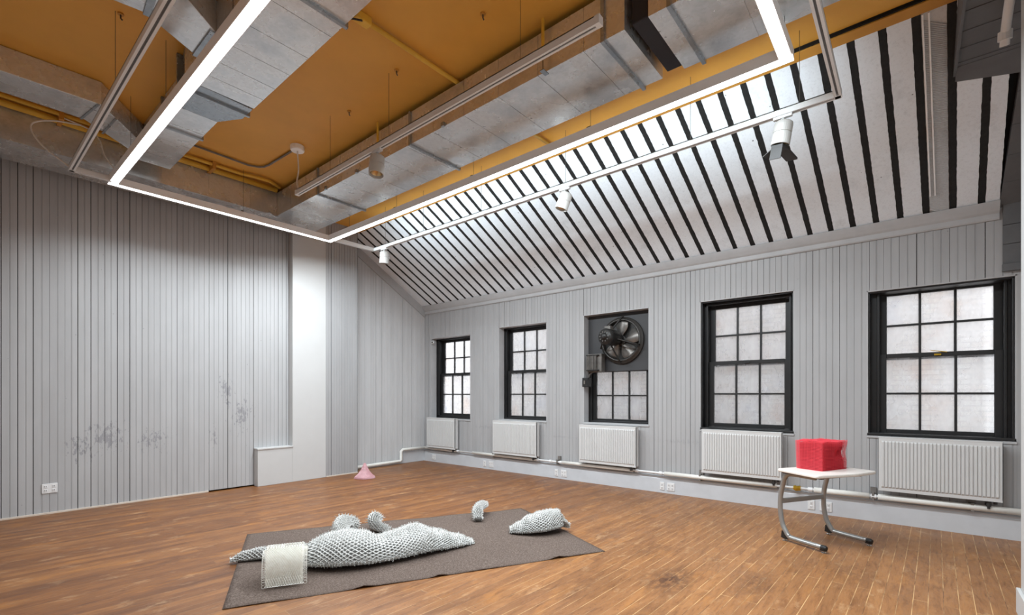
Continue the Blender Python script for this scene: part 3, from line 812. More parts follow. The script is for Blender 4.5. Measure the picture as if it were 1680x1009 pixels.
# long duct beside the slope
d1 = thing('air_duct', 'long galvanized duct beside the sloped plaster ceiling', 'duct', (-3.43, -4.5, DZ), 0, 'galvanized ceiling ducts')
XA, XB = -3.81, -3.08
duct_run(d1, XA, XB, -.42, -6.93, DZ, 4.636, 'y', [-1.05 - .46 * k for k in range(13)], [-2.32, -4.35, -6.75])
mb = MB(); mb.box(XA + .02, XB - .02, -6.98, -7.16, DZ + .02, DT); obj('flexible_collar', mb, M['rubber'], d1, bevel=.01)
duct_run(d1, XA, XB, -7.12, -9.1, DZ, 4.636, 'y', [-7.7, -8.3], [-7.28], 'far_trunk')
mb = MB()
for (y, z) in ((-2.55, 4.28), (-3.3, 4.28), (-4.9, 4.28)): mb.box(XA - .03, XA, y - .02, y + .02, DZ - .01, DZ + .03)
obj('bracket', mb, M['duct_dark'], d1)
# duct across the far wall
d2 = thing('air_duct', 'galvanized duct running along the top of the far wall', 'duct', (-6.2, -.75, DZ), 0, 'galvanized ceiling ducts')
duct_run(d2, XL, XA - .002, -.42, -1.06, DZ, DT, 'x', [-4.2 - .55 * k for k in range(8)], [])
mb = MB(); mb.prism([(-3.93, -1.065, 4.33), (-3.99, -1.2, 4.25), (-3.80, -1.065, 4.25)], (0, .05, 0)); obj('deflector', mb, M['duct'], d2)
# short wide duct between the lights
d3 = thing('air_duct', 'wide galvanized duct above the long bright light strip', 'duct', (-5.45, -4.5, 4.40), 0, 'galvanized ceiling ducts')
duct_run(d3, -5.62, -5.265, -1.30, -2.95, 4.40, DT, 'y', [-1.6, -2.1, -2.55], [-2.45], 'narrow_trunk')
mb = MB(); mb.prism([(-5.62, -2.95, 4.40), (-5.265, -2.95, 4.40), (-5.115, -3.22, 4.40), (-5.115, -3.47, 4.40), (-5.715, -3.50, 4.40)], (0, 0, DT - 4.40)); obj('reducer', mb, M['duct_dark'], d3, bevel=.004)
duct_run(d3, -5.715, -5.115, -3.50, -9.1, 4.40, DT, 'y', [-3.72, -3.98, -4.28, -4.62, -5.0, -5.6, -6.2, -6.8], [-3.34, -5.2], 'wide_trunk')
# branches off it
d4 = thing('air_duct', 'small galvanized branch duct bending from the far corner side', 'duct', (-7.0, -2.0, 4.45), 0, 'galvanized ceiling ducts')
mb = MB(); z0 = 4.46
P = [(-8.65, -1.78), (-8.65, -2.14), (-6.10, -2.27), (-5.625, -1.66), (-5.625, -1.315), (-6.17, -1.80)]
mb.prism([(x, y, z0) for x, y in P], (0, 0, DT - z0))
for (xa, ya, xb, yb) in ((-6.12, -2.276, -6.19, -1.79), (-6.95, -2.235, -6.95, -1.77), (-5.95, -2.08, -5.98, -1.6)):
    obj('collar', MB().bar((xa, ya, z0 - .005), (xb, yb, z0 - .005), .02, .008), M['duct_dark'], d4)
obj('trunk', mb, M['duct'], d4, bevel=.004)
d5 = thing('air_duct', 'small galvanized branch duct meeting the bright light strip', 'duct', (-6.1, -4.1, 4.42), 0, 'galvanized ceiling ducts')
mb = MB(); z0 = 4.43
P = [(-6.75, -3.98), (-6.75, -4.32), (-6.22, -4.43), (-6.0, -4.52), (-5.70, -4.28), (-5.70, -3.85), (-6.15, -4.10)]
mb.prism([(x, y, z0) for x, y in P], (0, 0, DT - z0)); obj('trunk', mb, M['duct'], d5, bevel=.004)
for (a, b) in (((-6.13, -4.09), (-6.16, -4.45)), ((-5.74, -3.87), (-5.74, -4.30))):
    mb = MB(); mb.bar((*a, z0 - .004), (*b, z0 - .004), .05, .02); mb.bar((*a, z0 + .1), (*a, z0 + .26), .03, .03); obj('flange', mb, M['duct_dark'], d5, bevel=.003)

# ------------------------------------------------------------------ ochre painted pipes on the ceiling
yp = thing('ceiling_pipe', 'pair of ochre pipes at the top of the far wall duct', 'pipe', (-5.5, -1.13, 4.60))
mb = MB(); mb.tube([(XL, -1.11, 4.64), (-3.85, -1.14, 4.64)], .035, 10); obj('thick_pipe', mb, M['yellow_pipe'], yp, smooth=True)
mb = MB(); mb.tube([(XL, -1.24, 4.665), (-4.4, -1.26, 4.665), (-4.25, -1.32, 4.66), (-4.05, -1.34, 4.66), (-3.84, -1.22, 4.665)], .022, 10); obj('thin_pipe', mb, M['yellow_pipe'], yp, smooth=True)
for x in (-4.75, -6.28):
    mb = MB(); mb.box(x - .02, x + .02, -1.29, -1.07, 4.60, 4.70); obj('clamp', mb, M['ochre_trim'], yp)
y2 = thing('ceiling_pipe', 'ochre conduit crossing between the two long ducts', 'pipe', (-4.4, -5.08, 4.62))
mb = MB(); mb.tube([(-5.1, -5.06, 4.665), (-2.15, -5.1, 4.665)], .022, 10); obj('tube', mb, M['yellow_pipe'], y2, smooth=True)
mb = MB(); mb.box(-4.95, -4.80, -5.10, -5.02, 4.63, 4.70); obj('coupling', mb, M['yellow_pipe'], y2, bevel=.01)
mb = MB(); mb.tube(catmull([(-4.88, -5.07, 4.64), (-4.93, -5.12, 4.59), (-4.99, -5.06, 4.60), (-4.96, -5.0, 4.64)], 5), .008, 6); obj('cable_tail', mb, M['slotdark'], y2)

# rods that hang the long duct
for lab, y in (('ochre hanger rod on the long duct by the middle track spotlight', -3.80), ('ochre hanger rod on the long duct by the black flexible collar', -6.2)):
    t = thing('hanger_rod', lab, 'rod', (-3.9, y, DZ - .02), 0, 'hanger rods')
    mb = MB(); mb.tube([(-3.86, y, 4.44), (-3.86, y, CEIL)], .014, 8); obj('painted_sleeve', mb, M['yellow_pipe'], t)
    mb = MB(); mb.tube([(-3.86, y, DZ - .02), (-3.86, y, 4.44)], .004, 6); obj('thread', mb, M['wire'], t)
    mb = MB(); mb.box(-3.88, -3.80, y - .02, y + .02, DZ - .028, DZ - .02); obj('foot', mb, M['duct_dark'], t)

# small anchors in the ceiling
for lab, (x, y) in (('small ceiling hook above the outer track near the branch duct', (-6.18, -3.52)), ('small ceiling hook past the ochre conduit, towards the black flexible collar', (-4.23, -5.85)),
                    ('small ceiling hook beside the ochre hanger rod near the spotlight', (-4.2, -3.75)), ('small ceiling hook between the ochre conduit and the middle track spotlight', (-4.27, -4.72))):
    t = thing('ceiling_hook', lab, 'hook', (x, y, CEIL - .04), 0, 'small hooks in the ochre ceiling')
    mb = MB(); mb.lathe([(0, -.012), (.022, -.012), (.022, .0), (0, 0)], (x, y, CEIL), (0, 0, 1), 10); obj('plate', mb, M['ochre_trim'], t)
    mb = MB(); mb.tube([(x, y, CEIL - .01), (x, y, CEIL - .04), (x + .012, y, CEIL - .05)], .006, 6); obj('hook', mb, M['wire'], t)

# ------------------------------------------------------------------ rectangular LED light
LX0, LX1, LY0, LY1, LZ = -5.89, -3.05, -1.30, -7.93, 4.0
LW, LH = .088, .085
led = thing('linear_light', 'large rectangular white LED light hanging below the ducts', 'light', ((LX0 + LX1) / 2, (LY0 + LY1) / 2, LZ))
sides = [(LX0, LX0 + LW, LY1, LY0, 10, 146), (LX1 - LW, LX1, LY1, LY0, 36, 176), (LX0 + LW, LX1 - LW, LY0 - LW, LY0, 11.5, 146), (LX0 + LW, LX1 - LW, LY1, LY1 + LW, 15, 150)]
for x0, x1, y0, y1, watt, spr in sides:
    hm = MB(); t = .004
    hm.box(x0, x1, y0, y1, LZ + .012, LZ + LH)
    if x1 - x0 < .2: hm.box(x0, x0 + t, y0, y1, LZ, LZ + .012); hm.box(x1 - t, x1, y0, y1, LZ, LZ + .012)
    else: hm.box(x0, x1, y0, y0 + t, LZ, LZ + .012); hm.box(x0, x1, y1 - t, y1, LZ, LZ + .012)
    obj('housing', hm, M['white_metal'], led)
    dm = MB(); dm.box(x0 + t if x1 - x0 < .2 else x0 - t, x1 - t if x1 - x0 < .2 else x1 + t, y0 + (0.0 if x1 - x0 < .2 else t), y1 - (0.0 if x1 - x0 < .2 else t), LZ + .003, LZ + .0115)
    obj('diffuser', dm, M['led'], led)
    ld = bpy.data.lights.new('led_tube', 'AREA'); ld.shape = 'RECTANGLE'
    sx, sy = x1 - x0 - .01, y1 - y0 - .01
    ld.size, ld.size_y = sx, sy; ld.energy = watt * max(sx, sy); ld.color = (.86, .945, 1); ld.spread = radians(spr)
    lo = bpy.data.objects.new('led_tube', ld); COL.objects.link(lo); lo.parent = led
    lo.location = Vector(((x0 + x1) / 2, (y0 + y1) / 2, LZ - .001)) - led.location
    if spr == 176: lo.rotation_euler = (0, -radians(6), 0); lo.location.z -= .005
# added lamp and lens on top of the outer flank brighten the sloped plaster
lens = MB(); lens.prism([(LX1 - .03, LY0 - .06, LZ + LH), (LX1 + .001, LY0 - .06, LZ + LH - .02), (LX1 + .001, LY0 - .06, LZ + LH + .001), (LX1 - .02, LY0 - .06, LZ + LH + .012)], (0, LY1 - LY0 + .12, 0)); obj('added_wash_lens', lens, M['lens'], led)
ld = bpy.data.lights.new('added_wash_lamp', 'AREA'); ld.shape = 'RECTANGLE'; ld.size, ld.size_y = LY0 - LY1 - .14, .05
ld.energy = 3.0 * (LY0 - LY1); ld.color = (.80, .93, 1); ld.spread = radians(66)
lo = bpy.data.objects.new('added_wash_lamp', ld); COL.objects.link(lo); lo.parent = led
lo.location = Vector((LX1 + .006, (LY0 + LY1) / 2, LZ + LH + .026)) - led.location
lo.rotation_euler = Vector((1, 0, tan(radians(13)))).to_track_quat('-Z', 'Y').to_euler()
for (x, y) in ((LX1 - LW / 2, -1.9), (LX1 - LW / 2, -3.1), (LX1 - LW / 2, -4.6), (LX1 - LW / 2, -6.2), (LX0 + LW / 2, -2.2), (LX0 + LW / 2, -3.45), (LX0 + LW / 2, -5.0), (LX1 - .12, LY1 + .04), (-4.4, LY0 - .04)):
    zt = CEIL if not (-3.82 < x < -3.07) else CEIL
    cmn = MB(); cmn.tube([(x - .05, y, LZ + LH), (x - .05, y, zt)] if abs(x - LX1) < .1 else [(x, y, LZ + LH), (x, y, zt if x > -5.79 or x < -5.8 else 4.4)], .0022, 5); cmn.obox((x - .02, y, LZ + LH + .012), (.012, 0, 0), (0, .02, 0), (0, 0, .012))
    if abs(x - LX1) < .1:
        cmn = MB(); cmn.tube([(x + .02, y, LZ + LH), (x + .02, y, CEIL)], .0022, 5); cmn.obox((x, y, LZ + LH + .012), (.02, 0, 0), (0, .02, 0), (0, 0, .012))
    obj('suspension_cable', cmn, M['wire'], led)

# ------------------------------------------------------------------ lighting track
TZ = 4.0; TW, TH = .052, .058
TX0, TX1, TY0, TY1 = -6.215, -2.31, -1.42, -8.13
tr = thing('lighting_track', 'outer white lighting track looping around the LED rectangle', 'track', ((TX0 + TX1) / 2, (TY0 + TY1) / 2, TZ))
def track_seg(root, a, b):
    mb = MB(); a = Vector(a); b = Vector(b); t = (b - a).normalized(); sd = Vector((-t.y, t.x, 0))
    for s in (-1, 1): mb.bar(a + sd * s * (TW / 2 - .009) + Vector((0, 0, TH / 2)), b + sd * s * (TW / 2 - .009) + Vector((0, 0, TH / 2)), .018, TH)
    mb.bar(a + Vector((0, 0, TH - .004)), b + Vector((0, 0, TH - .004)), TW, .008)
    o = obj('rail', mb, M['track'], root)
    m2 = MB(); m2.bar(a + Vector((0, 0, .016)) + t * .05, b + Vector((0, 0, .016)) - t * .05, TW - .037, .018); obj('slot', m2, M['slot'], o)
    for p in (a, b): obj('end_cap', MB().obox(p + Vector((0, 0, TH / 2)), t * .02, sd * (TW / 2 + .001), (0, 0, TH / 2 + .001)), M['track'], o)
track_seg(tr, (TX0, TY0, TZ), (TX0, TY1, TZ)); track_seg(tr, (TX1, TY0, TZ), (TX1, TY1, TZ))
track_seg(tr, (TX0, TY0, TZ), (LX0, TY0, TZ)); track_seg(tr, (LX1, TY0, TZ), (TX1, TY0, TZ)); track_seg(tr, (TX1, TY1, TZ), (-4.4, TY1, TZ))
for y in (-1.75, -2.75, -4.0, -5.4, -6.9, -7.85):
    mb = MB(); mb.tube([(TX1, y, TZ + TH), (TX1, y, min(CEIL, slope_z(TX1) + .05))], .0022, 5); obj('suspension_cable', mb, M['wire'], tr)
for y in (-3.52, -5.6):
    mb = MB(); mb.tube([(TX0, y, TZ + TH), (TX0, y, CEIL)], .0022, 5); obj('suspension_cable', mb, M['wire'], tr)
for x0, y0 in ((TX0 - .01, TY0 - .01),):
    mb = MB(); mb.tube(catmull([(x0, y0, TZ + .03), (-6.45, -1.30, 4.25), (-6.52, -1.25, 4.45), (-6.35, -1.24, 4.57), (-6.1, -1.2, 4.64)], 8), .009, 7); obj('feed_cable', mb, M['cable'], tr, smooth=True)
tm = thing('lighting_track', 'straight white track with one spotlight beside the long duct', 'track', (-4.29, -4.85, TZ))
TMX = -4.29; track_seg(tm, (TMX, -2.72, TZ), (TMX, -6.98, TZ))
for y in (-3.5, -4.62, -6.3):
    mb = MB(); mb.tube([(TMX, y, TZ + TH), (TMX, y, CEIL)], .0022, 5); obj('suspension_cable', mb, M['wire'], tm)
# ceiling rose with cable feeding the middle track, conduit along the ceiling
jb = thing('ceiling_rose', 'round white ceiling rose with conduit and cable to the middle track', 'ceiling rose', (-4.21, -2.55, 4.62))
mb = MB(); mb.lathe([(0, 0), (.085, 0), (.085, -.05), (.078, -.062), (0, -.065)], (-4.21, -2.55, CEIL), (0, 0, 1), 24); obj('cap', mb, M['white_metal'], jb, smooth=False)
mb = MB(); mb.tube(catmull([(-4.21, -2.55, 4.64), (-4.20, -2.56, 4.4), (-4.25, -2.62, 4.2), (-4.27, -2.74, 4.03)], 8), .009, 7); obj('cord', mb, M['cable'], jb, smooth=True)
mb = MB(); mb.tube([(-4.216, -2.47, 4.68), (-4.245, -1.80, 4.68), (-4.265, -1.69, 4.68), (-4.31, -1.63, 4.68), (-4.42, -1.575, 4.68), (-5.26, -1.61, 4.68)], .013, 8); obj('conduit', mb, M['pipe_steel'], jb, smooth=True)
lc = obj('power_cable', MB().tube(catmull([(-5.87, -1.6, LZ + LH), (-5.95, -1.52, 4.25), (-5.98, -1.42, 4.45), (-6.05, -1.30, 4.58), (-6.3, -1.25, 4.64)], 8), .008, 7), M['cable'], led, smooth=True)

def spotlight(loc, aim, label, barn=False):
    s = thing('track_spotlight', label, 'spotlight', loc, 0, 'grey track spotlights')
    L = Vector(loc); a = Vector(aim).normalized()
    mb = MB(); mb.obox(L + Vector((0, .0, -.012)), (.018, 0, 0), (0, .075, 0), (0, 0, .013)); obj('adapter', mb, M['track'], s, bevel=.003)
    mb = MB(); mb.tube([L + Vector((0, 0, -.02)), L + Vector((0, 0, -.065))], .014, 10); obj('stem', mb, M['spot'], s)
    piv = L + Vector((0, 0, -.13)); R = .076
    mb = MB(); sd = a.cross(Vector((0, 0, 1)))
    if sd.length < .05: sd = Vector((0, 1, 0))
    sd.normalize()
    mb.tube(catmull([L + Vector((0, 0, -.06)), L + Vector((0, 0, -.06)) + sd * .05, piv + sd * (R + .012), piv + a * .06 + sd * (R + .012)], 5), .006, 6); obj('yoke', mb, M['spot'], s)
    mb = MB(); mb.lathe([(0, -.075), (.055, -.075), (.072, -.062), (R, -.04), (R, .02), (R - .005, .023), (R - .005, .030), (R, .033), (R + .001, .125), (R - .004, .128), (R - .010, .10)], piv, a, 28); h = obj('housing', mb, M['spot'], s, smooth=False)
    mb = MB(); mb.lathe([(0, .04), (.03, .05), (R - .012, .104)], piv, a, 24); obj('reflector', mb, M['reflector'], s, smooth=True)
    if barn:
        u = sd.cross(a)
        mb = MB()
        c = piv + a * .135
        mb.obox(c + a * .01, u * .05, sd * .05, a * .012)
        obj('barn_ring', mb, M['slotdark'], s)
        mb = MB(); mb.obox(c + a * .07 - u * .0 - sd * .045, u * .05, sd * .004, a * .05); obj('barn_flap', mb, M['slotdark'], s)
        mb = MB(); d = (sd * 1 + a * .2).normalized(); mb.obox(c + a * .03 + sd * .14, d * .10, u * .05, a.cross(d).cross(d) * .004 + a * .012); obj('barn_flap', mb, M['slotdark'], s)
        mb = MB(); d2 = (u + a * .7).normalized(); mb.obox(c + a * .05 + u * .075, d2 * .05, sd * .05, d2.cross(sd) * .003); obj('barn_flap', mb, M['slotdark'], s)
spotlight((TX1, -1.72, TZ), (.02, .1, -1), 'grey spotlight where the outer track turns at the gable corner')
spotlight((TX1, -5.39, TZ), (-.15, .35, -1), 'grey spotlight tilted on the outer track above the fan window')
spotlight((TX1, -7.72, TZ), (.05, .18, -1), 'grey spotlight with black barn door flaps', True)
spotlight((TMX, -4.42, TZ), (-.12, -.05, -1), 'grey spotlight on the middle track below the long duct')

# grey pipe near the wall end
gp = thing('wall_pipe', 'short grey pipe with elbow beside the grey bulkhead', 'pipe', (-2.2, -9.12, 4.1))
mb = MB(); mb.tube([(-3.0, -9.13, 4.55), (-2.25, -9.13, 4.22), (-2.15, -9.13, 4.16), (-2.10, -9.13, 4.08)], .028, 10); obj('tube', mb, M['track'], gp, smooth=True)
mb = MB(); mb.lathe([(0, -.03), (.04, -.03), (.04, .03), (0, .03)], (-2.13, -9.13, 4.14), (.3, 0, -1), 12); obj('elbow', mb, M['track'], gp)

# ------------------------------------------------------------------ felt rug
mb = MB(); C4 = [Vector((-5.885, -4.915, 0)), Vector((-5.035, -3.125, 0)), Vector((-2.24, -4.67, 0)), Vector((-3.06, -6.35, 0))]
NU, NV = 70, 40; vs = []; rr = random.Random(4)
for j in range(NV + 1):
    for i in range(NU + 1):
        u, v = i / NU, j / NV
        p = (C4[0] * (1 - u) + C4[3] * u) * (1 - v) + (C4[1] * (1 - u) + C4[2] * u) * v
        ed = min(v, 1 - v, u, 1 - u)
        z = .007 + .003 * sin(u * 23 + v * 4) * max(0, 1 - ed * 8)
        if v > .97: p = p + Vector((.006 * sin(u * 31), .012 * sin(u * 27), 0))
        for uc, amp in ((.30, .016), (.49, .018), (.84, .018)): z += amp * math.exp(-((u - uc) / .018) ** 2) * max(0, 1 - v * 9)
        vs.append((p.x, p.y, z))
fs = [(j * (NU + 1) + i, j * (NU + 1) + i + 1, (j + 1) * (NU + 1) + i + 1, (j + 1) * (NU + 1) + i) for j in range(NV) for i in range(NU)]
mb.add(vs, fs)
rug = obj('felt_rug', mb, M['felt'], smooth=True); md = rug.modifiers.new('solid', 'SOLIDIFY'); md.thickness = .005; md.offset = -1
tag(rug, 'large brown grey felt rug lying on the wood floor', 'rug')
RZ = .013

# ------------------------------------------------------------------ netting sculptures
def ring_surface(spine, W, H, M_, N_, power=1.0, flat=.30):
    """ring grid around a spine; spine z is the resting height"""
    n = len(spine); pts = catmull(spine, 12)
    def interp(A, t):
        x = t * (len(A) - 1); i = min(int(x), len(A) - 2); f = x - i; f = f * f * (3 - 2 * f); return A[i] * (1 - f) + A[i + 1] * f
    # resample evenly
    d = [0]
    for a, b in zip(pts, pts[1:]): d.append(d[-1] + (b - a).length)
    rows = []
    for k in range(N_ + 1):
        s = d[-1] * k / N_; i = 0
        while i < len(d) - 2 and d[i + 1] < s: i += 1
        f = (s - d[i]) / max(1e-6, d[i + 1] - d[i]); p = pts[i].lerp(pts[i + 1], f)
        t = (pts[min(i + 2, len(pts) - 1)] - pts[max(i - 1, 0)]).normalized()
        tt = (i + f) / (len(pts) - 1)
        w, h = interp(W, tt), interp(H, tt)
        sd = t.cross(Vector((0, 0, 1)))
        if sd.length < .2: sd = Vector((1, 0, 0))
        sd.normalize(); u = sd.cross(t).normalized()
        row = []
        for j in range(M_):
            a = 2 * pi * (j + .5 * (k % 2)) / M_
            s_, c_ = sin(a), cos(a)
            if flat is None: q = p + sd * w * c_ + u * h * s_
            else:
                hz = h * (flat + (1 - flat) * s_) if s_ > 0 else h * flat * (1 + s_)
                q = p + sd * w * c_ + Vector((0, 0, hz))
            row.append(q)
        rows.append((p + (Vector((0, 0, h * .4)) if flat is not None else Vector()), row))
    return rows

def netting(rows, r, spike, rnd, shrink=1.0, mb=None, zmin=RZ):
    """diamond net of thin strands through a staggered ring grid, with short loops standing off the nodes"""
    mb = mb or MB(); N_ = len(rows); M_ = len(rows[0][1])
    G = []
    for c, row in rows:
        G.append([c + (q - c) * shrink + Vector((rnd.uniform(-1, 1), rnd.uniform(-1, 1), rnd.uniform(-1, 1))) * r * .5 for q in row])
    for g in G:
        for q in g: q.z = max(q.z, zmin + r)
    for k in range(N_ - 1):
        for j in range(M_):
            a = G[k][j]; off = 0 if k % 2 == 0 else 1
            for jj in ((j - 1 + off) % M_, (j + off) % M_):
                b = G[k + 1][jj]
                if (b - a).length > .0005: mb.tube([a, b], r, 3, False)
    if spike:
        for k in range(N_):
            for j in range(M_):
                q = G[k][j]; nrm = (q - rows[k][0])
                if nrm.length < 1e-4: continue
                nrm.normalize()
                if nrm.z < -.3: continue
                e = q + nrm * spike * rnd.uniform(.5, 1.1) + Vector((rnd.uniform(-1, 1), rnd.uniform(-1, 1), rnd.uniform(-.5, .5))) * spike * .35
                if e.z < zmin: continue
                mb.tube([q, e], r * .9, 3, False)
    return mb

def core(rows, shrink, zmin=RZ):
    mb = MB(); M_ = len(rows[0][1]); vs = []; fs = []
    for c, row in rows:
        for q in row:
            p = c + (q - c) * shrink; vs.append((p.x, p.y, max(p.z, zmin + .001)))
    for k in range(len(rows) - 1):
        for j in range(M_):
            fs.append((k * M_ + j, k * M_ + (j + 1) % M_, (k + 1) * M_ + (j + 1) % M_, (k + 1) * M_ + j))
    fs += [tuple(range(M_))[::-1], tuple((len(rows) - 1) * M_ + j for j in range(M_))]
    return mb.add(vs, fs)

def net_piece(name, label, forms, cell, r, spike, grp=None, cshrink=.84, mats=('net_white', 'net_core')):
    rnd = random.Random(hash(label) % 1000 if False else len(label)); nm = MB(); cm_ = MB()
    pts = []
    for (spine, W, H, flat) in forms:
        L = sum((Vector(b) - Vector(a)).length for a, b in zip(spine, spine[1:]))
        girth = 2 * pi * sqrt((max(W) ** 2 + (max(H) * .5) ** 2) / 2) if flat is not None else 2 * pi * max(W)
        M_ = max(10, int(girth / cell)); N_ = max(8, int(L / (cell * .62)))
        rows = ring_surface(spine, W, H, M_, N_, flat=flat)
        netting(rows, r, spike, rnd, 1.0, nm); netting(rows, r, 0, rnd, .92, nm)
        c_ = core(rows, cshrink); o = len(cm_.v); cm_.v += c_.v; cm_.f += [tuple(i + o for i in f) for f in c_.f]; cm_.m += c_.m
        pts += spine
    xs = [p[0] for p in pts]; ys = [p[1] for p in pts]
    t = thing(name, label, 'sculpture', (sum(xs) / len(xs), sum(ys) / len(ys), RZ), 0, grp)
    obj('netting', nm, M[mats[0]], t)
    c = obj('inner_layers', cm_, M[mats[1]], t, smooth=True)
    return t
GRP = 'white netting body parts on the rug'
# torso and thighs
ts = [(-5.01, -4.50), (-4.985, -4.56), (-4.93, -4.62), (-4.827, -4.72), (-4.715, -4.82), (-4.581, -4.90), (-4.40, -4.935), (-4.213, -4.965), (-4.026, -5.035), (-3.842, -5.125), (-3.70, -5.20)]
tw = [.20, .235, .255, .27, .25, .205, .22, .235, .195, .13, .05]
th = [.185, .225, .25, .275, .262, .205, .225, .250, .165, .095, .03]
arm = [(-5.13, -4.24), (-5.05, -4.40), (-4.99, -4.60), (-4.90, -4.78)]
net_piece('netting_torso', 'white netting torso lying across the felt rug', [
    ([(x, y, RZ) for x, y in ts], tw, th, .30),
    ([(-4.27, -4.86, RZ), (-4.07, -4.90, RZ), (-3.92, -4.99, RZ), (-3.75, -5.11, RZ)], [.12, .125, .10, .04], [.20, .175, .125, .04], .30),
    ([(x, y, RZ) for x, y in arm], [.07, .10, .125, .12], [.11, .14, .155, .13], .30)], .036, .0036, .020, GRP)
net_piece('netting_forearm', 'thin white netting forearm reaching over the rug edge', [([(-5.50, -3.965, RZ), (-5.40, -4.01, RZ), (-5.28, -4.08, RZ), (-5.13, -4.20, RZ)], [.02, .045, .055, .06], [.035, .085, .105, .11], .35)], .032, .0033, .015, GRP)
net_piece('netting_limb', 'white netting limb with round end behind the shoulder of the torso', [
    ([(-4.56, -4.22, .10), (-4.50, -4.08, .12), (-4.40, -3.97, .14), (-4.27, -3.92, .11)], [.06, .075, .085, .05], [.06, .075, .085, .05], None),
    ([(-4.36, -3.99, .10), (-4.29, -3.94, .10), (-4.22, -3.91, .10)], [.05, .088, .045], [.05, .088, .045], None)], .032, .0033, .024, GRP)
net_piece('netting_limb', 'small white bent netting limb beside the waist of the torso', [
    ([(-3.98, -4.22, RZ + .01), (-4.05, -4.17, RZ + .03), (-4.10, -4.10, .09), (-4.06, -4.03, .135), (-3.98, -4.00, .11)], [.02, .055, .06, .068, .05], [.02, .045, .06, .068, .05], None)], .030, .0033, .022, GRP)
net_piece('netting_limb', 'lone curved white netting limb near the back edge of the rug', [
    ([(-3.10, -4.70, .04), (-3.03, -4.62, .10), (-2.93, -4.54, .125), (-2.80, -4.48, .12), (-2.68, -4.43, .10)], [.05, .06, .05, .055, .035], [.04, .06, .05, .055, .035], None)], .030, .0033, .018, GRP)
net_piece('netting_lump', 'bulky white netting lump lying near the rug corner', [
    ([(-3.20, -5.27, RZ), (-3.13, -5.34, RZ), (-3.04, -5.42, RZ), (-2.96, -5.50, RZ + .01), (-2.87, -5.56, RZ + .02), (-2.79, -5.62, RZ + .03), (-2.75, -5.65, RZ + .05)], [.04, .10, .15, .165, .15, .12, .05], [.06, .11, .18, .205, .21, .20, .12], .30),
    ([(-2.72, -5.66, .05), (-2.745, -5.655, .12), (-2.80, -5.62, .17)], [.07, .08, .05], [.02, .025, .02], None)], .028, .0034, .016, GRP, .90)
# arched cream panel of netting
ar = thing('netting_arch', 'cream netting sheet bent into an arch over the rug', 'sculpture', (-5.36, -4.72, RZ))
A0, A1 = Vector((-5.555, -4.81, 0)), Vector((-5.318, -4.938, 0)); ax = (A1 - A0).normalized(); bx = Vector((-ax.y, ax.x, 0))
def arch_pt(u, s, off=0):
    """u across 0..1, s along the arc 0..1"""
    a = pi * (.0 + s * .88); rad = .165 - off; c = A0 + (A1 - A0) * u + bx * .165
    return Vector((c.x, c.y, 0)) - bx * rad * cos(a) + Vector((0, 0, RZ + .015 + (.245 - off) * sin(a) ** .8))
rnd = random.Random(12); nm = MB(); NU_, NS_ = 16, 44
for off in (-.004, .010):
    for k in range(NS_):
        for j in range(NU_):
            a = arch_pt((j + .5 * (k % 2)) / NU_, k / NS_, off)
            for dj in (-.5, .5):
                u2 = (j + .5 * (k % 2) + dj) / NU_
                if -.01 <= u2 <= 1.01: nm.tube([a, arch_pt(u2, (k + 1) / NS_, off)], .0024, 3, False)
for side in (0, 1):
    for k in range(NS_):
        c = arch_pt(side, k / NS_, .012); R_ = .013
        loop = [c + Vector((0, 0, 1)) * 0 + (ax * (1 if side else -1) * R_ * (1 + cos(t))) + (arch_pt(side, min(1, k / NS_ + .02), .012) - c).normalized() * R_ * sin(t) for t in [2 * pi * q / 7 for q in range(8)]]
        nm.tube(loop, .002, 3, False)
for j in range(14):
    for s_ in (0.0, .52, .56):
        c = arch_pt((j + .5) / 14, s_, 0); nn = (c - (A0 + (A1 - A0) * (j / 14) + bx * .165)).normalized() if s_ else -bx
        loop = [c + nn * .013 * (1 + cos(t)) + ax * .012 * sin(t) + Vector((0, 0, .004)) for t in [2 * pi * q / 7 for q in range(8)]]
        nm.tube([Vector((p.x, p.y, max(p.z, RZ + .003))) for p in loop], .0022, 3, False)
obj('netting', nm, M['net_cream'], ar)
nm = MB(); n1 = 30; vs = []
for k in range(n1 + 1):
    for u in (0.01, .99): vs.append(arch_pt(u, k / n1, .004))
nm.add(vs, [(2 * k, 2 * k + 1, 2 * k + 3, 2 * k + 2) for k in range(n1)])
obj('inner_layers', nm, M['net_cream_core'], ar, smooth=True)

# pink cone of netting by the gable
cx, cy = -2.245, -1.035
pc = thing('netting_cone', 'small pale pink netting cone on the floor by the gable wall', 'sculpture', (cx, cy, 0))
prof = [(.175, .0), (.168, .03), (.12, .07), (.075, .13), (.045, .19), (.022, .245), (.012, .27)]
nm = MB(); n = 34; rnd = random.Random(3)
rows = []
for i in range(len(prof) - 1):
    for q in range(3):
        f = q / 3; r_ = prof[i][0] * (1 - f) + prof[i + 1][0] * f; z_ = prof[i][1] * (1 - f) + prof[i + 1][1] * f
        rows.append((Vector((cx, cy, z_ * .5)), [Vector((cx + r_ * (1 + .05 * sin(5 * 2 * pi * j / n)) * cos(2 * pi * (j + .5 * (len(rows) % 2)) / n), cy + r_ * sin(2 * pi * (j + .5 * (len(rows) % 2)) / n), z_ + .004)) for j in range(n)]))
nm = netting(rows, .0035, .008, rnd, 1.0, None, 0.0); obj('netting', nm, M['net_pink'], pc)
obj('inner_layers', core(rows, .95, 0), M['net_pink'], pc, smooth=True)

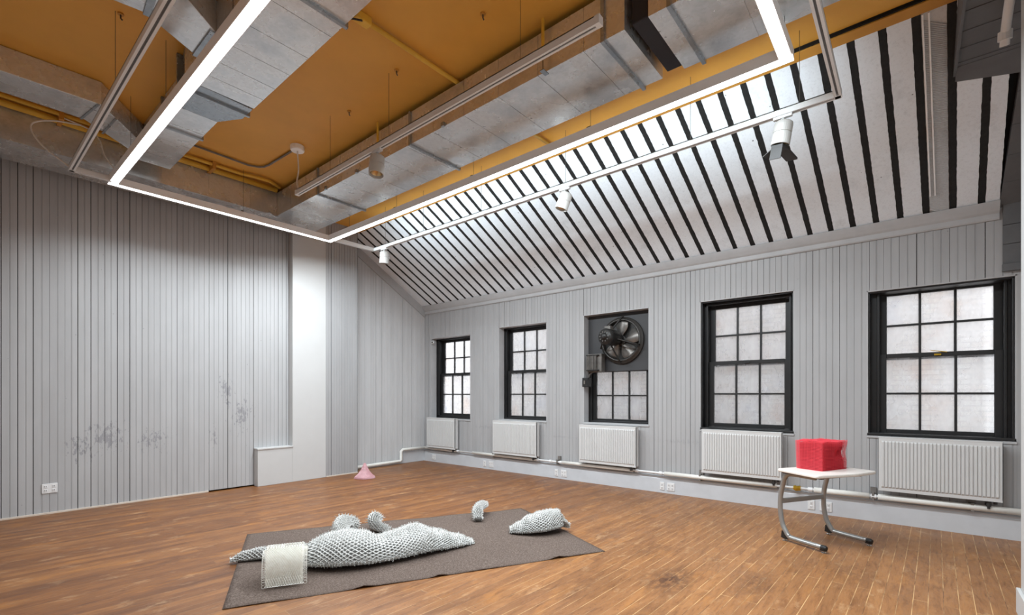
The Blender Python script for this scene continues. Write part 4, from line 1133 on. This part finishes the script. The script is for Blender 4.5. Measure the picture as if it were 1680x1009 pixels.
# ------------------------------------------------------------------ student desk with red netting block
f1, f3 = Vector((-1.56, -7.60, 0)), Vector((-1.01, -7.915, 0))
v_ = (f3 - f1).normalized(); u_ = Vector((v_.y, -v_.x, 0)); mid = (f1 + f3) / 2
def D(u, v, z): p = mid + u_ * u + v_ * v; return Vector((p.x, p.y, z))
desk = thing('student_desk', 'white topped student desk with grey tube legs', 'desk', (mid.x, mid.y, 0))
HALF = (f3 - f1).length / 2
tp = []
def rounded(corners, rad, n=6):
    out = []; m = len(corners)
    for i in range(m):
        p0, p1, p2 = Vector(corners[i - 1]), Vector(corners[i]), Vector(corners[(i + 1) % m])
        a = p1 + (p0 - p1).normalized() * rad; b = p1 + (p2 - p1).normalized() * rad
        for k in range(n + 1):
            t = k / n; out.append((a * (1 - t) ** 2 + p1 * 2 * t * (1 - t) + b * t * t))
    return out
corn = [(-.03, -.40), (.455, -.455), (.50, 0.03), (.455, .385), (-.03, .37)]
po = rounded([(a, b) for a, b in corn], .045)
mb = MB(); n = len(po); levels = [(.988, .718), (1.0, .724), (1.0, .737), (.985, .745)]
cu = sum(p.x for p in po) / n; cv = sum(p.y for p in po) / n; vs = []
for sc_, z in levels:
    for p in po: vs.append(D(cu + (p.x - cu) * sc_, cv + (p.y - cv) * sc_, z))
fs = [(l * n + i, l * n + (i + 1) % n, (l + 1) * n + (i + 1) % n, (l + 1) * n + i) for l in range(3) for i in range(n)] + [tuple(range(n))[::-1], tuple(3 * n + i for i in range(n))]
mb.add(vs, fs); obj('desk_top', mb, M['desk_top'], desk)
mb = MB()
for a, b, c, d in ((.0, -.35, .42, -.31), (.0, .27, .40, .31), (.36, -.3, .40, .3)):
    q = [D(a, b, .698), D(c, b, .698), D(c, d, .698), D(a, d, .698)]; mb.prism(q, (0, 0, .02))
o_ = obj('under_frame', mb, M['desk_edge'], desk)
for s in (-1, 1):
    vv = s * HALF
    pts = [(.34, .70), (.12, .70), (.045, .69), (.005, .655), (-.02, .58), (-.048, .45), (-.05, .30), (-.026, .17), (.01, .105), (.045, .062), (.10, .05), (.42, .05)]
    if s < 0: L_ = [D(a, vv, z) for a, z in pts]
    else: L_ = [D(a, vv, z) for a, z in pts]
    mb = MB(); mb.tube(catmull(L_, 5), .0235, 14); lg = obj('leg', mb, M['desk_tube'], desk, smooth=True)
    for (a, lab) in ((.0, 1), (.40, 2)):
        mb = MB()
        if lab == 1:
            mb.prism([D(-.022, vv - .016, .10), D(-.03, vv - .016, .03), D(.03, vv - .016, .02), D(.075, vv - .016, .05)], v_ * .032)
        else:
            mb.lathe([(0, -.02), (.024, -.02), (.026, .015), (.018, .03), (0, .032)], D(.42, vv, .05), u_, 14)
            mb.prism([D(.39, vv - .016, .05), D(.39, vv - .016, .022), D(.445, vv - .016, .022), D(.445, vv - .016, .05)], v_ * .032)
        ft = obj('foot', mb, M['desk_black'], lg)
        mb = MB(); pp = D(.0 if lab == 1 else .42, vv, 0); mb.lathe([(0, 0), (.020, 0), (.022, .006), (.008, .010), (.008, .03), (0, .03)], pp, (0, 0, 1), 14); obj('glide', mb, M['chrome'], lg)
mb = MB(); mb.bar(D(-.05, -HALF, .40), D(-.05, HALF, .40), .026, .05); obj('crossbar', mb, M['desk_tube'], desk, bevel=.005)

E0 = Vector((-1.56, -7.925, 0)); e1 = Vector((.4, .917, 0)).normalized(); e2 = Vector((.917, -.4, 0)).normalized()
S1, S2, S3 = .255, .415, .285
rb = thing('netting_block', 'bright red block of stacked netting on the desk', 'sculpture', (E0 + e1 * S1 / 2 + e2 * S2 / 2 + Vector((0, 0, .746))))
def rp(a, b, c):
    """a along e1, b along e2, c up, all 0..1, with the crumpled dent at the open end"""
    dn = max(0, 1 - sqrt(((b - .98) / .42) ** 2 + ((c - .60) / .33) ** 2 + ((a - .1) / .9) ** 2 * .35))
    bb = b * S2 - .035 * dn * (1 if b > .3 else 0) ; aa = a * S1 + .032 * max(0, 1 - sqrt(((b - .72) / .25) ** 2 + ((c - .58) / .25) ** 2)) * max(0, 1 - a * 2)
    zz = c * S3 + .006 * sin(b * 9 + a * 5) * c - .012 * c * max(0, b - .6) + .012 * c * (.5 - abs(a - .5))
    ex = .012 * c
    return E0 + e1 * (aa + ex * (a - .5)) + e2 * (bb + ex * (b - .5)) + Vector((0, 0, .747 + zz))
nm = MB(); N1, N2, N3 = 18, 28, 22; rr = .0021
for k in range(N3 + 1):
    c = k / N3
    for i in range(N1 + 1):
        edge = i in (0, 1, N1) or k in (0, N3) or i % 3 == 0
        if edge: nm.tube([rp(i / N1, q / 8, c) for q in range(9)], rr, 3, False)
    for j in range(N2 + 1):
        if j in (0, 1, N2) or k in (0, N3) or j % 3 == 0: nm.tube([rp(q / 5, j / N2, c) for q in range(6)], rr, 3, False)
for i in range(N1 + 1):
    for j in range(N2 + 1):
        if i in (0, N1) or j in (0, N2) or (i % 3 == 0 and j % 4 == 0):
            nm.tube([rp(i / N1, j / N2, q / 8) for q in range(9)], rr, 3, False)
            if RND.random() < .7:
                t_ = rp(i / N1, j / N2, 1); nm.tube([t_, t_ + Vector((RND.uniform(-.004, .004), RND.uniform(-.004, .004), .010))], rr, 3, False)
obj('netting', nm, M['net_red'], rb)
nm = MB(); n1, n2, n3 = 4, 8, 6; vs = []; 
def innerp(a, b, c): return rp(.09 + a * .82, .06 + b * .88, .0 + c * .93)
def face(fn, nu, nv):
    o = [fn(i / nu, j / nv) for j in range(nv + 1) for i in range(nu + 1)]
    nm.add(o, [(j * (nu + 1) + i, j * (nu + 1) + i + 1, (j + 1) * (nu + 1) + i + 1, (j + 1) * (nu + 1) + i) for j in range(nv) for i in range(nu)])
face(lambda s, t: innerp(0, s, t), 14, 12); face(lambda s, t: innerp(1, s, t), 14, 12); face(lambda s, t: innerp(s, 0, t), 8, 12); face(lambda s, t: innerp(s, 1, t), 8, 12)
face(lambda s, t: innerp(s, t, 0), 8, 14); face(lambda s, t: innerp(s, t, 1), 8, 14)
obj('inner_layers', nm, M['net_red_core'], rb)

# ------------------------------------------------------------------ daylight and exposure
w = bpy.data.worlds.new('world'); scene.world = w; w.use_nodes = True; nt = w.node_tree
bg = nt.nodes['Background']; bg.inputs[0].default_value = (.93, .96, 1, 1); bg.inputs[1].default_value = 1.95
scene.view_settings.view_transform = 'Standard'; scene.view_settings.look = 'None'
scene.view_settings.exposure = 0.55; scene.view_settings.gamma = 1; scene.view_settings.use_curve_mapping = False
